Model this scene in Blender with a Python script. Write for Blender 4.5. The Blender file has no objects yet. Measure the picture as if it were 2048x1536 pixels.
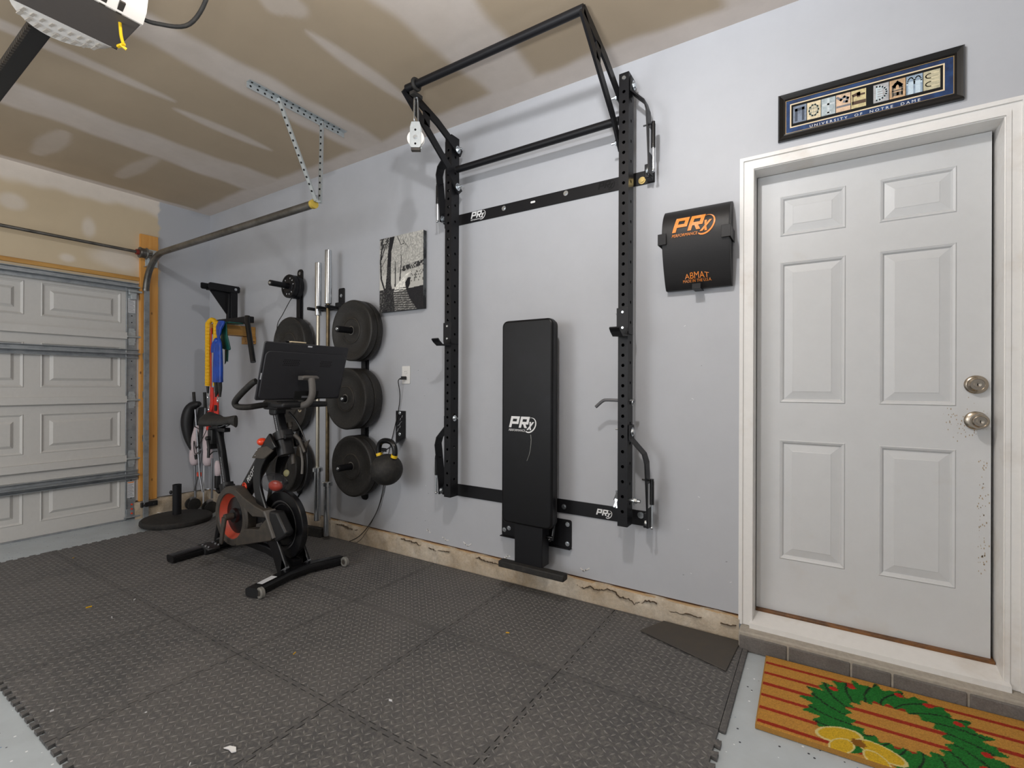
import bpy, math, random
import numpy as np
from mathutils import Vector as V, Matrix
random.seed(7); rng = np.random.default_rng(7)
R = math.radians
sc = bpy.context.scene
COL = sc.collection
# ------------------------------------------------------------------ camera, world, lights, exposure
cam_d = bpy.data.cameras.new('camera'); cam = bpy.data.objects.new('camera', cam_d); COL.objects.link(cam)
cam_d.sensor_width = 36; cam_d.lens = 963.2 / 2048 * 36; cam_d.clip_start = .02
Rt = V((0.84276939, 0.53825946, 0.00406369)); Up = V((-0.0027926, -0.00317717, 0.99999105)); Fw = V((-0.53826755, 0.8427732, 0.00117448))
M = Matrix((Rt, Up, -Fw)).transposed().to_4x4(); M.translation = V((5.2515, -2.4795, 1.2358)); cam.matrix_world = M
sc.camera = cam
w = bpy.data.worlds.new('world'); sc.world = w; w.use_nodes = True
w.node_tree.nodes['Background'].inputs[0].default_value = (.9, .95, 1, 1); w.node_tree.nodes['Background'].inputs[1].default_value = .3
sc.view_settings.view_transform = 'Standard'; sc.view_settings.look = 'None'
sc.view_settings.exposure = -0.06; sc.view_settings.gamma = 1.0; sc.view_settings.use_curve_mapping = False
def lamp(name, kind, loc, power, size=None, rot=None, col=(1, 1, 1), size_y=None):
    d = bpy.data.lights.new(name, kind); d.energy = power; d.color = col
    if kind == 'AREA':
        d.size = size
        if size_y: d.shape = 'RECTANGLE'; d.size_y = size_y
    else: d.shadow_soft_size = size
    o = bpy.data.objects.new(name, d); o.location = loc
    if rot: o.rotation_euler = rot
    COL.objects.link(o); return o
lamp('ceiling_bounce_key', 'POINT', (4.65, -1.68, 2.895), 66, .045, col=(.98, .985, 1))  # key placed from the shadows; stands in for the flash spot on the ceiling
lamp('bounce_flash', 'AREA', (4.75, -2.3, 1.75), 42, .3, (math.pi, 0, 0), (.97, .985, 1))
lamp('left_fill_light', 'POINT', (2.3, -4.7, 1.75), 168, .9, col=(.96, .98, 1))  # added soft fill behind the camera, lifts the left side and ceiling
lamp('rear_fill_light', 'POINT', (4.6, -5.1, 1.75), 44, .9, col=(.97, .985, 1))  # second added fill at the back, for overall ambient

# ------------------------------------------------------------------ helpers
def lin(c):
    return tuple(((x / 255) / 12.92 if x / 255 <= .04045 else ((x / 255 + .055) / 1.055) ** 2.4) for x in c)
class NT:
    def __init__(s, m): s.t = m.node_tree; s.b = s.t.nodes['Principled BSDF']
    def n(s, typ, ins=None, **k):
        x = s.t.nodes.new(typ)
        for a, v in k.items(): setattr(x, a, v)
        for i, v in (ins or {}).items():
            if isinstance(v, bpy.types.NodeSocket): s.t.links.new(v, x.inputs[i])
            else: x.inputs[i].default_value = v
        return x
    def set(s, i, v):
        if isinstance(v, bpy.types.NodeSocket): s.t.links.new(v, s.b.inputs[i])
        else: s.b.inputs[i].default_value = v
    def mix(s, f, a, b):
        x = s.t.nodes.new('ShaderNodeMix'); x.data_type = 'RGBA'
        for i, v in ((0, f), (6, a), (7, b)):
            if isinstance(v, bpy.types.NodeSocket): s.t.links.new(v, x.inputs[i])
            elif i: x.inputs[i].default_value = (*v[:3], 1)
            else: x.inputs[i].default_value = v
        return x.outputs[2]
    def ramp(s, f, lo, hi):
        x = s.n('ShaderNodeMapRange', {0: f, 1: lo, 2: hi}); return x.outputs[0]
    def noise(s, scale, detail=4, rough=.6, vec=None):
        x = s.n('ShaderNodeTexNoise', {'Scale': scale, 'Detail': detail, 'Roughness': rough})
        if vec is None: vec = s.n('ShaderNodeTexCoord').outputs['Object']
        s.t.links.new(vec, x.inputs['Vector']); return x.outputs['Fac']
    def attr(s, name):
        return s.n('ShaderNodeAttribute', attribute_name=name)
    def bump(s, h, strength, dist=.002):
        x = s.n('ShaderNodeBump', {'Strength': strength, 'Distance': dist, 'Height': h}); s.t.links.new(x.outputs[0], s.b.inputs['Normal']); return x
MATS = {}
def mat(name, rgb, rough=.5, metal=0., var=None, bump=None, spec=.5, coat=0, second=None):
    """var=(scale, amount) colour grain; bump=(scale, strength); second=(rgb, scale, lo, hi) blotches"""
    m = bpy.data.materials.new(name); m.use_nodes = True; t = NT(m); MATS[name] = m
    c = lin(rgb); t.set('Base Color', (*c, 1)); t.set('Roughness', rough); t.set('Metallic', metal); t.set('Specular IOR Level', spec); t.set('Coat Weight', coat)
    col = None
    if second: col = t.mix(t.ramp(t.noise(second[1], 5, .65), second[2], second[3]), c, lin(second[0]))
    if var:
        s_, a = var; base = col if col else c
        f = t.ramp(t.noise(s_, 6, .7), .3, .7)
        if col: d = t.mix(f, base, t.mix(a, base, (0, 0, 0)))
        else: d = t.mix(f, c, tuple(x * (1 - a) for x in c))
        col = d
    if col: t.set('Base Color', col)
    if bump: t.bump(t.noise(bump[0], 3), bump[1])
    return m
def attrmat(name, rough=.8, grain=(300, .12), bump=None):
    m = bpy.data.materials.new(name); m.use_nodes = True; t = NT(m)
    a = t.attr('Col').outputs['Color']
    f = t.ramp(t.noise(grain[0], 3), .3, .7)
    t.set('Base Color', t.mix(f, a, t.mix(grain[1], a, (0, 0, 0)))); t.set('Roughness', rough); t.set('Specular IOR Level', .3)
    if bump: t.bump(t.noise(bump[0], 3), bump[1], bump[2] if len(bump) > 2 else .002)
    return m
paint = mat('wall_paint', (185, 187, 192), .48, var=(6, .05), bump=(90, .05), spec=.35)
paint_dirty = paint
white_trim = mat('white_trim_paint', (232, 230, 227), .45, second=((208, 198, 186), 3.2, .55, .85), var=(30, .05))
door_paint = mat('door_paint', (205, 206, 207), .42, second=((196, 189, 180), 2.2, .6, .9), var=(14, .04), bump=(120, .03))
gdoor_paint = mat('garage_door_paint', (204, 202, 198), .5, var=(40, .05), bump=(200, .12))
galv = mat('galvanised_steel', (168, 172, 175), .36, .5, second=((140, 146, 150), 14, .4, .7))
galv_light = mat('galvanised_light', (196, 202, 204), .42, .55, var=(60, .15))
dark_steel = mat('dark_track_steel', (132, 130, 126), .4, .85, second=((92, 90, 84), 9, .4, .7))
chrome = mat('chrome', (214, 218, 222), .18, .95, var=(50, .12))
zinc = mat('zinc_bolt', (205, 210, 214), .25, .9)
brass = mat('brass_washer', (206, 182, 120), .3, .8)
black_powder = mat('black_powder_coat', (24, 24, 27), .42, 0, var=(120, .2), bump=(500, .08), spec=.28)
black_gloss = mat('black_gloss', (18, 18, 20), .25, 0, spec=.5)
black_plastic = mat('black_plastic', (24, 24, 26), .5, 0, var=(80, .2))
black_rubber = mat('black_rubber', (31, 30, 29), .7, 0, second=((52, 49, 44), 40, .45, .75), bump=(300, .2))
plate_rubber = mat('bumper_plate_rubber', (31, 29, 27), .55, 0, second=((60, 56, 49), 90, .5, .8), bump=(240, .3))
vinyl = mat('black_vinyl', (13, 13, 15), .4, 0, second=((24, 25, 30), 3, .5, .8), bump=(380, .15), spec=.28)
abmat_m = mat('black_leatherette', (34, 33, 34), .45, 0, var=(200, .12), bump=(300, .18), spec=.3)
charcoal = mat('charcoal_plastic', (58, 54, 50), .5, 0, second=((76, 69, 60), 18, .4, .7))
grey_arm = mat('grey_arm_rubber', (104, 100, 96), .6, 0, var=(90, .15))
screen_back = mat('screen_back_plastic', (45, 45, 49), .42, 0, var=(150, .12), bump=(500, .06))
red_m = mat('orange_red_plastic', (226, 72, 40), .35)
red_cloth = mat('red_nylon', (216, 52, 38), .6, var=(40, .2))
white_print = mat('white_print', (232, 232, 232), .5)
orange_print = mat('orange_print', (240, 140, 42), .5, second=((232, 172, 130), 30, .5, .8))
hole_dark = mat('hole_dark', (8, 8, 8), .9)
label_white = mat('label_paper', (212, 214, 218), .5, var=(60, .06))
label_amber = mat('amber_print', (232, 172, 60), .5)
yellow_m = mat('yellow_paint', (238, 196, 30), .45)
yellow_cord = mat('yellow_woven_cord', (244, 190, 22), .6, var=(200, .25), bump=(260, .5))
blue_m = mat('blue_rubber', (22, 74, 178), .35, second=((14, 44, 120), 12, .45, .7))
green_m = mat('green_rubber', (18, 92, 84), .4, second=((12, 66, 62), 10, .45, .7))
pink_cloth = mat('pale_pink_cloth', (216, 200, 204), .75, var=(30, .1))
grey_tube = mat('grey_metal_tube', (150, 152, 156), .3, .75)
nickel = mat('satin_nickel', (176, 166, 152), .26, .95)
opener_base = mat('opener_base', (92, 86, 82), .6, var=(60, .06))
opener_white = mat('opener_cover', (226, 220, 212), .45)
oak_sill = mat('brown_threshold', (120, 78, 36), .5, second=((64, 42, 22), 14, .45, .7))
outlet_white = mat('outlet_plastic', (230, 228, 224), .35)
nav_mat = mat('navy_marbled_matboard', (26, 62, 112), .7, second=((14, 34, 70), 16, .4, .65))
cream = mat('cream_matboard', (226, 206, 172), .7)
frame_black = mat('black_frame_lacquer', (27, 25, 24), .28, var=(20, .2))
gold_line = mat('gilt_line', (178, 152, 110), .4, .4)
def clear(name, c, alpha, rough):
    m = bpy.data.materials.new(name); m.use_nodes = True; t = NT(m); t.set('Base Color', (*c, 1)); t.set('Roughness', rough); t.set('Alpha', alpha); return m
glassy = clear('clear_wheel_plastic', (.34, .33, .3), .6, .15); dome_m = clear('clear_dome_plastic', (.05, .05, .055), .4, .1)
smoke_plastic = bpy.data.materials.new('frosted_lens'); smoke_plastic.use_nodes = True
_t = NT(smoke_plastic); _t.set('Base Color', (.93, .9, .86, 1)); _t.set('Roughness', .35); _t.set('Transmission Weight', .1)
def wood_mat(name, a, b, axis=2):
    m = bpy.data.materials.new(name); m.use_nodes = True; t = NT(m)
    tc = t.n('ShaderNodeTexCoord').outputs['Object']
    sc_ = [22, 22, 22]; sc_[axis] = 1.2
    mp = t.n('ShaderNodeMapping', {'Vector': tc, 'Scale': sc_}).outputs[0]
    f = t.ramp(t.noise(1.6, 5, .6, mp), .3, .72)
    c = t.mix(f, lin(a), lin(b))
    mp2 = [6, 6, 6]; mp2[axis] = 3.2
    v = t.n('ShaderNodeTexVoronoi', {'Vector': t.n('ShaderNodeMapping', {'Vector': tc, 'Scale': mp2}).outputs[0], 'Scale': 2.1})
    k = t.ramp(v.outputs['Distance'], .13, .04)
    c = t.mix(k, c, lin((104, 56, 18))); t.set('Base Color', c); t.set('Roughness', .42); t.bump(f, .1)
    return m
pine = wood_mat('varnished_pine', (226, 168, 92), (208, 142, 62))
pine_x = wood_mat('pine_beam', (206, 158, 84), (172, 118, 48), 1)
# concrete
conc = bpy.data.materials.new('rough_concrete'); conc.use_nodes = True
_t = NT(conc); _f = _t.ramp(_t.noise(3.5, 8, .7), .35, .68); _g = _t.ramp(_t.noise(60, 6, .7), .35, .75)
_c = _t.mix(_f, lin((214, 203, 186)), lin((176, 154, 124))); _t.set('Base Color', _t.mix(_g, _c, _t.mix(.3, _c, (.1, .08, .06)))); _t.set('Roughness', .9); _t.bump(_t.noise(45, 8, .75), .7, .008)
cmu = mat('grey_block', (122, 117, 113), .9, second=((104, 99, 95), 8, .4, .7), var=(160, .35), bump=(140, .6))
mortar = mat('mortar', (176, 168, 156), .95, var=(60, .25), bump=(90, .6))
# floor coating with blue and white flakes
flo = bpy.data.materials.new('floor_epoxy'); flo.use_nodes = True
_t = NT(flo); _tc = _t.n('ShaderNodeTexCoord').outputs['Object']
_v = _t.n('ShaderNodeTexVoronoi', {'Vector': _tc, 'Scale': 62.0}); _r = _t.n('ShaderNodeSeparateColor', {0: _v.outputs['Color']})
_near = _t.ramp(_v.outputs['Distance'], .26, .2)
_pick = _t.ramp(_r.outputs[0], .86, .87); _k = _t.n('ShaderNodeMath', {0: _near, 1: _pick}, operation='MULTIPLY').outputs[0]
_fl = _t.mix(_t.ramp(_r.outputs[1], .35, .36), lin((30, 36, 48)), _t.mix(_t.ramp(_r.outputs[2], .5, .51), lin((40, 96, 150)), lin((235, 238, 240))))
_base = _t.mix(_t.ramp(_t.noise(5, 6), .35, .7), lin((182, 190, 195)), lin((170, 177, 181)))
_t.set('Base Color', _t.mix(_k, _base, _fl)); _t.set('Roughness', .38); _t.bump(_t.noise(30, 4), .08)
# foam mats : dusty charcoal
foam = bpy.data.materials.new('eva_foam'); foam.use_nodes = True
_t = NT(foam); _wc = _t.n('ShaderNodeNewGeometry').outputs['Position']
_d = _t.ramp(_t.noise(1.6, 7, .65, _wc), .36, .74); _s = _t.ramp(_t.noise(70, 4, .7, _wc), .45, .8)
_c = _t.mix(_d, lin((73, 73, 74)), lin((94, 92, 91))); _t.set('Base Color', _t.mix(_s, _c, lin((118, 114, 110)))); _t.set('Roughness', .62); _t.set('Specular IOR Level', .4)
_t.bump(_t.noise(220, 3, .6, _wc), .15)
foam_r = mat('lit_foam_ridge', (120, 118, 116), .6, var=(60, .25))  # lighter than the foam; light catching the ridges is painted in
# ceiling and unpainted drywall with joint compound (per-vertex mask 'mud')
def drywall(name, board, mud, paint_=None):
    m = bpy.data.materials.new(name); m.use_nodes = True; t = NT(m)
    f = t.attr('mud').outputs['Fac']; g = t.ramp(t.noise(3, 6), .3, .7)
    c = t.mix(f, t.mix(g, lin(board), tuple(x * .93 for x in lin(board))), t.mix(t.ramp(t.noise(14, 5), .35, .7), lin(mud), tuple(x * .95 for x in lin(mud))))
    if paint_: c = t.mix(t.attr('painted').outputs['Fac'], c, lin(paint_))
    t.set('Base Color', c); t.set('Roughness', .75); t.set('Specular IOR Level', .25); t.bump(t.noise(110, 4), .12); return m
ceil_m = drywall('ceiling_drywall', (190, 172, 148), (222, 211, 202))
wl_m = drywall('left_wall_drywall', (214, 196, 166), (232, 222, 210), (185, 187, 192))
coir = attrmat('coir_print', .95, (420, .28), (500, .8, .004))
canvas_m = attrmat('canvas_print', .6, (300, .06), (700, .15))

# ------------------------------------------------------------------ mesh builder
class MB:
    def __init__(s): s.v = []; s.f = []; s.m = []; s.mi = 0
    def add(s, vs, fs):
        b = len(s.v); s.v += [tuple(p) for p in vs]; s.f += [tuple(i + b for i in f) for f in fs]; s.m += [s.mi] * len(fs); return s
    def box(s, x0, x1, y0, y1, z0, z1):
        return s.add([(x, y, z) for x in (x0, x1) for y in (y0, y1) for z in (z0, z1)],
                     [(0, 1, 3, 2), (4, 6, 7, 5), (0, 4, 5, 1), (2, 3, 7, 6), (0, 2, 6, 4), (1, 5, 7, 3)])
    def obox(s, c, size, u, v):
        u = V(u).normalized(); v = V(v); v = (v - u * v.dot(u)).normalized(); n = u.cross(v); c = V(c); a, b, d = [x / 2 for x in size]
        return s.add([c + u * (i * a) + v * (j * b) + n * (k * d) for i in (-1, 1) for j in (-1, 1) for k in (-1, 1)],
                     [(0, 1, 3, 2), (4, 6, 7, 5), (0, 4, 5, 1), (2, 3, 7, 6), (0, 2, 6, 4), (1, 5, 7, 3)])
    def sweep(s, pts, prof, up=(0, 0, 1), closed=False, caps=True, scales=None):
        """prof: list of (a,b), a along side vector, b along up vector"""
        P = [V(p) for p in pts]; n = len(P); k = len(prof); up = V(up); rings = []
        side = None
        for i in range(n):
            a = P[(i - 1) % n] if (closed or i) else P[i]; b = P[(i + 1) % n] if (closed or i < n - 1) else P[i]
            t = (b - a).normalized()
            sd = t.cross(up)
            if sd.length < 1e-3: sd = side if side else t.orthogonal()
            sd = sd.normalized()
            if side is not None and sd.dot(side) < 0: sd = -sd
            side = sd; u2 = sd.cross(t).normalized()
            q = scales[i] if scales else 1
            rings += [P[i] + sd * (x * q) + u2 * (y * q) for x, y in prof]
        fs = []
        for i in range(n if closed else n - 1):
            j = (i + 1) % n
            for c in range(k): fs.append((i * k + c, i * k + (c + 1) % k, j * k + (c + 1) % k, j * k + c))
        if caps and not closed: fs += [tuple(reversed(range(k))), tuple(range((n - 1) * k, n * k))]
        return s.add(rings, fs)
    def tube(s, pts, r, n=10, closed=False, up=(.013, .027, 1), scales=None):
        P = [V(p) for p in pts]; k = n; N = len(P); rings = []; sd = None
        for i in range(N):
            a = P[(i - 1) % N] if (closed or i) else P[i]; b = P[(i + 1) % N] if (closed or i < N - 1) else P[i]
            t = (b - a).normalized()
            if sd is None: sd = t.cross(V(up)); sd = sd if sd.length > .05 else t.orthogonal()
            sd = (sd - t * sd.dot(t)).normalized(); u2 = t.cross(sd)
            rr = r * (scales[i] if scales else 1)
            rings += [P[i] + sd * (rr * math.cos(2 * math.pi * c / k)) + u2 * (rr * math.sin(2 * math.pi * c / k)) for c in range(k)]
        fs = []
        for i in range(N if closed else N - 1):
            j = (i + 1) % N
            for c in range(k): fs.append((i * k + c, i * k + (c + 1) % k, j * k + (c + 1) % k, j * k + c))
        if not closed: fs += [tuple(reversed(range(k))), tuple(range((N - 1) * k, N * k))]
        return s.add(rings, fs)
    def cyl(s, p0, p1, r, r1=None, n=16): return s.tube([p0, p1], r, n, scales=[1, (r1 if r1 is not None else r) / r])
    def prism(s, poly, o, u, v, d):
        """polygon (a,b) in plane o+a*u+b*v, thickened by vector d"""
        o, u, v, d = V(o), V(u), V(v), V(d); n = len(poly); A = [o + u * a + v * b for a, b in poly]
        return s.add(A + [p + d for p in A], [tuple(range(n))[::-1], tuple(range(n, 2 * n))] + [(i, (i + 1) % n, n + (i + 1) % n, n + i) for i in range(n)])
    def lathe(s, prof, o, ax, n=40, closed=True):
        """prof (r, h) from centre outwards; h along ax"""
        o, ax = V(o), V(ax).normalized(); e = ax.orthogonal().normalized(); g = ax.cross(e); k = len(prof); vs = []; fs = []
        for i in range(n):
            c, q = math.cos(2 * math.pi * i / n), math.sin(2 * math.pi * i / n)
            vs += [o + (e * c + g * q) * r + ax * h for r, h in prof]
        for i in range(n):
            j = (i + 1) % n
            for a in range(k if closed else k - 1):
                b = (a + 1) % k; fs.append((i * k + a, i * k + b, j * k + b, j * k + a))
        return s.add(vs, fs)
    def ball(s, c, r, n=14, sx=(1, 1, 1)):
        c = V(c); prof = [(r * math.sin(math.pi * i / n), -r * math.cos(math.pi * i / n)) for i in range(n + 1)]; k = n + 1; m2 = 2 * n; vs = []; fs = []
        for i in range(m2):
            a = 2 * math.pi * i / m2; vs += [c + V((math.cos(a) * q * sx[0], math.sin(a) * q * sx[1], h * sx[2])) for q, h in prof]
        for i in range(m2):
            j = (i + 1) % m2
            for a in range(n): fs.append((i * k + a, j * k + a, j * k + a + 1, i * k + a + 1))
        return s.add(vs, fs)
    def strip(s, pts, wd, o, u, v, d):
        """flat polyline of given width lying in plane (o,u,v), thickness vector d"""
        for a, b in zip(pts[:-1], pts[1:]):
            a, b = V((*a, 0)), V((*b, 0)); t = (b - a).normalized() * (wd / 2); nn = V((-t.y, t.x, 0))
            q = [a - t * .98 + nn, a - t * .98 - nn, b + t * .98 - nn, b + t * .98 + nn]
            s.prism([(p.x, p.y) for p in q], o, u, v, d)
        return s
    def text(s, string, o, u, v, width, ext, height=None, shear=0, bold=0, spacing=1):
        vs, fs, W, H = text_mesh(string, shear, bold, spacing); o, u, v, ext = V(o), V(u), V(v), V(ext)
        kx = width / W; ky = (height / H) if height else kx
        return s.add([o + u * (x * kx) + v * (y * ky) + ext * z for x, y, z in vs], fs)
_tc = {}
def text_mesh(string, shear, bold, spacing):
    key = (string, shear, bold, spacing)
    if key not in _tc:
        c = bpy.data.curves.new('txt', 'FONT'); c.body = string; c.shear = shear; c.offset = bold; c.space_character = spacing; c.extrude = .5; c.resolution_u = 3
        o = bpy.data.objects.new('txt', c); COL.objects.link(o); dg = bpy.context.evaluated_depsgraph_get(); dg.update()
        me = bpy.data.meshes.new_from_object(o.evaluated_get(dg)); bpy.data.objects.remove(o)
        vs = [tuple(x.co) for x in me.vertices]; fs = [tuple(p.vertices) for p in me.polygons]; bpy.data.meshes.remove(me); bpy.data.curves.remove(c)
        x0 = min(p[0] for p in vs); x1 = max(p[0] for p in vs); y0 = min(p[1] for p in vs); y1 = max(p[1] for p in vs)
        _tc[key] = ([(a - x0, b - y0, z + .5) for a, b, z in vs], fs, x1 - x0, y1 - y0)
    return _tc[key]
def wpos(o):
    p = V((0, 0, 0))
    while o: p += o.location; o = o.parent
    return p
def link(name, mb, mats, parent=None, loc=None, bevel=0, smooth=35, seg=2):
    """mb vertices are in world coordinates; the object's origin goes to loc (or the parent's origin)"""
    base = V(loc) if loc is not None else (wpos(parent) if parent else V((0, 0, 0)))
    me = bpy.data.meshes.new(name); me.from_pydata([(x - base.x, y - base.y, z - base.z) for x, y, z in mb.v], [], mb.f)
    for m in (mats if isinstance(mats, (list, tuple)) else [mats]): me.materials.append(m)
    if any(mb.m): me.polygons.foreach_set('material_index', mb.m)
    me.update()
    if smooth: me.shade_smooth(); me.set_sharp_from_angle(angle=R(smooth))
    o = bpy.data.objects.new(name, me); COL.objects.link(o)
    if parent: o.parent = parent; o.location = base - wpos(parent)
    else: o.location = base
    if bevel:
        b = o.modifiers.new('bevel', 'BEVEL'); b.width = bevel; b.segments = seg; b.limit_method = 'ANGLE'; b.angle_limit = R(40)
    return o
def tag(o, label=None, cat=None, group=None, kind=None):
    if label: o['label'] = label
    if cat: o['category'] = cat
    if group: o['group'] = group
    if kind: o['kind'] = kind
    return o
def thing(name, loc, label, cat, group=None):
    o = bpy.data.objects.new(name, None); o.empty_display_size = .1; COL.objects.link(o); o.location = loc; return tag(o, label, cat, group)
def struct(name, mb, m, parent=None, **k):
    o = link(name, mb, m, parent, **k)
    if not parent: o['kind'] = 'structure'
    return o
def copy_tree(o, parent=None):
    c = o.copy(); COL.objects.link(c); c.parent = parent
    for ch in list(o.children): copy_tree(ch, c)
    return c
def spline(pts, n=6):
    P = [V(p) for p in pts]; out = []
    for i in range(len(P) - 1):
        a, b, c, d = P[max(i - 1, 0)], P[i], P[i + 1], P[min(i + 2, len(P) - 1)]
        for k in range(n):
            t = k / n; out.append(.5 * ((2 * b) + (c - a) * t + (2 * a - 5 * b + 4 * c - d) * t * t + (3 * b - a - 3 * c + d) * t ** 3))
    return out + [P[-1]]
def rrect(a, b, r, n=4):
    out = []
    for cx, cy, t in ((a - r, b - r, 0), (-a + r, b - r, 90), (-a + r, -b + r, 180), (a - r, -b + r, 270)):
        out += [(cx + r * math.cos(R(t + 90 * i / n)), cy + r * math.sin(R(t + 90 * i / n))) for i in range(n + 1)]
    return out
X, Y, Z = V((1, 0, 0)), V((0, 1, 0)), V((0, 0, 1))
def fz(x): return .009 * x                                   # the slab falls towards the garage door
CZ = 2.945
# ------------------------------------------------------------------ setting
RX, RY = 7.2, -6.2
b = MB(); b.add([(-.3, RY - .3, fz(-.3)), (RX + .3, RY - .3, fz(RX)), (RX + .3, .3, fz(RX)), (-.3, .3, fz(-.3)), (-.3, RY - .3, -.2), (RX + .3, RY - .3, -.2), (RX + .3, .3, -.2), (-.3, .3, -.2)],
                [(0, 1, 2, 3), (7, 6, 5, 4), (0, 4, 5, 1), (1, 5, 6, 2), (2, 6, 7, 3), (3, 7, 4, 0)])
struct('floor', b, flo, smooth=0)
def wob(x, y, s=1.):
    return (np.sin(x * 9.1 * s + y * 3.3 * s) + np.sin(y * 11.7 * s - x * 5.2 * s + 1.3) + np.sin(x * 23. * s + y * 19 * s + 2.1) * .6) / 2.6
def sstep(e0, e1, x):
    t = np.clip((x - e0) / (e1 - e0), 0, 1); return t * t * (3 - 2 * t)
def gridmesh(name, us, vs_, fn, attrs, m, flip=False, parent=None, loc=None, kind=None, keep=None):
    U, W_ = np.meshgrid(us, vs_, indexing='ij'); P = np.stack(fn(U, W_), -1).reshape(-1, 3)
    if loc is not None: P = P - np.array(loc)
    nu, nv = len(us), len(vs_); i = np.arange(nu - 1)[:, None] * nv + np.arange(nv - 1)[None]; i = i.ravel()
    q = np.stack([i, i + nv, i + nv + 1, i + 1], -1)
    if keep is not None: q = q[keep((U[:-1, :-1] + U[1:, 1:]).ravel() / 2, (W_[:-1, :-1] + W_[1:, 1:]).ravel() / 2)]
    if flip: q = q[:, ::-1]
    me = bpy.data.meshes.new(name); me.vertices.add(len(P)); me.vertices.foreach_set('co', P.astype(np.float32).ravel())
    me.loops.add(q.size); me.loops.foreach_set('vertex_index', q.astype(np.int32).ravel())
    me.polygons.add(len(q)); me.polygons.foreach_set('loop_start', np.arange(0, q.size, 4, dtype=np.int32))
    me.update(calc_edges=True); me.validate()
    for n, arr in attrs.items():
        A = arr(U, W_)
        if A.ndim == 3:
            a = me.attributes.new(n, 'FLOAT_COLOR', 'POINT'); a.data.foreach_set('color', np.concatenate([A.reshape(-1, 3), np.ones((A.size // 3, 1))], 1).astype(np.float32).ravel())
        else:
            a = me.attributes.new(n, 'FLOAT', 'POINT'); a.data.foreach_set('value', A.astype(np.float32).ravel())
    me.materials.append(m)
    o = bpy.data.objects.new(name, me); COL.objects.link(o)
    if parent: o.parent = parent
    if loc is not None and not parent: o.location = loc
    if kind: o['kind'] = kind
    return o
def ceil_mud(x, y):
    n = wob(x, y); f = np.zeros_like(x)
    edge = .15 + .018 * n + .02 * np.sin(x * 2.1)
    f = np.maximum(f, sstep(-edge - .03, -edge + .03, y))                        # taped corner along the gym wall
    f = np.maximum(f, sstep(.1, .05, x + .015 * n))
    for xc, hw, y0 in ((1.22, .2, -9), (2.53, .12, -9), (3.78, .165, -9), (5.0, .15, -9), (6.2, .15, -9)):
        h = hw + .02 * n + .03 * np.sin(y * 1.9 + xc)
        f = np.maximum(f, sstep(h + .035, h - .035, np.abs(x - xc - .02 * np.sin(y * 1.3))) * (.9 + .1 * n))
    for xc, hw, y0, y1 in ((1.95, .05, -2.6, -1.12), (1.86, .045, -1.1, -.45), (3.15, .045, -1.06, -.3), (.66, .04, -5, -1.9), (4.36, .05, -1.9, -.9), (1.93, .06, -5.0, -2.75)):
        t = np.clip((y - y0) / (y1 - y0), 0, 1); h = hw * np.sqrt(np.clip(4 * t * (1 - t), 0, 1)) + .006 * n
        f = np.maximum(f, np.where((y > y0) & (y < y1), sstep(h + .02, h - .02, np.abs(x - xc)), 0) * .8)
    for (ax, ay), (bx, by), rr in (((.33, -1.36), (.9, -1.36), .07), ((.36, -.87), (1.0, -.86), .06), ((3.2, -1.3), (3.23, -1.17), .1), ((.36, -2.2), (.8, -2.25), .07)):
        dx, dy = bx - ax, by - ay; t = np.clip(((x - ax) * dx + (y - ay) * dy) / (dx * dx + dy * dy), 0, 1)
        d = np.hypot(x - ax - t * dx, (y - ay - t * dy)); h = rr * (.55 + .45 * np.sin(t * 3.1)) + .008 * n
        f = np.maximum(f, sstep(h + .02, h - .02, d) * .55)
    return f
us = np.concatenate([[-.15], np.arange(0, 5.61, .018), [6.4, RX + .15]]); vs_ = np.concatenate([[RY - .15, -4, -3.2], np.arange(-2.8, 0.001, .018), [.15]])
gridmesh('ceiling', us, vs_, lambda u, v: (u, v, np.full_like(u, CZ)), {'mud': ceil_mud}, ceil_m, flip=True, kind='structure')
BZ = .163                                                     # underside of the drywall
b = MB(); b.box(-.15, 4.995, 0, .14, BZ, CZ + .1); b.box(5.825, RX + .15, 0, .14, BZ, CZ + .1); b.box(4.995, 5.825, 0, .14, 2.235, CZ + .1)
wb = struct('wall_back', b, paint, smooth=0)
b = MB(); b.box(RX, RX + .15, RY, .14, 0, CZ + .1); struct('wall_right', b, paint, smooth=0)
b = MB(); b.box(-.15, RX + .15, RY - .15, RY, 0, CZ + .1); struct('wall_front', b, paint, smooth=0)
def pleft(y, z):
    e = -.452 + .008 * np.sin(z * 31) + .006 * np.sin(z * 77 + 1); return sstep(e - .006, e + .006, y)
def mleft(y, z):
    n = wob(y * 1.3, z); f = sstep(CZ - .17 + .03 * n, CZ - .1 + .03 * n, z)
    for yc, zc, ry, rz in ((-1.43, 2.63, .09, .07), (-.97, 2.56, .055, .1), (-.74, 2.33, .25, .11), (-1.1, 2.27, .06, .04), (-1.95, 2.6, .1, .08), (-2.4, 2.4, .2, .1)):
        d = np.hypot((y - yc) / ry, (z - zc) / rz) + .15 * n; f = np.maximum(f, sstep(1.15, .45, d) * .75)
    return f
gridmesh('wall_left', np.concatenate([[RY - .1, -4, -3], np.arange(-2.6, .001, .012), [.1]]), np.concatenate([[BZ, .9, 1.5], np.arange(2.11, CZ + .001, .012), [CZ + .1]]),
         lambda u, v: (np.zeros_like(u), u, v), {'mud': mleft, 'painted': pleft}, wl_m, kind='structure', keep=lambda y, z: (y > -.61) | (z > 2.125))
b = MB(); b.box(-.14, -.002, -.625, .14, BZ, 2.13); b.box(-.14, -.002, RY - .1, -5.5, 0, 2.13); b.box(-.14, -.002, RY - .1, .14, 2.13, CZ + .1)
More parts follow.
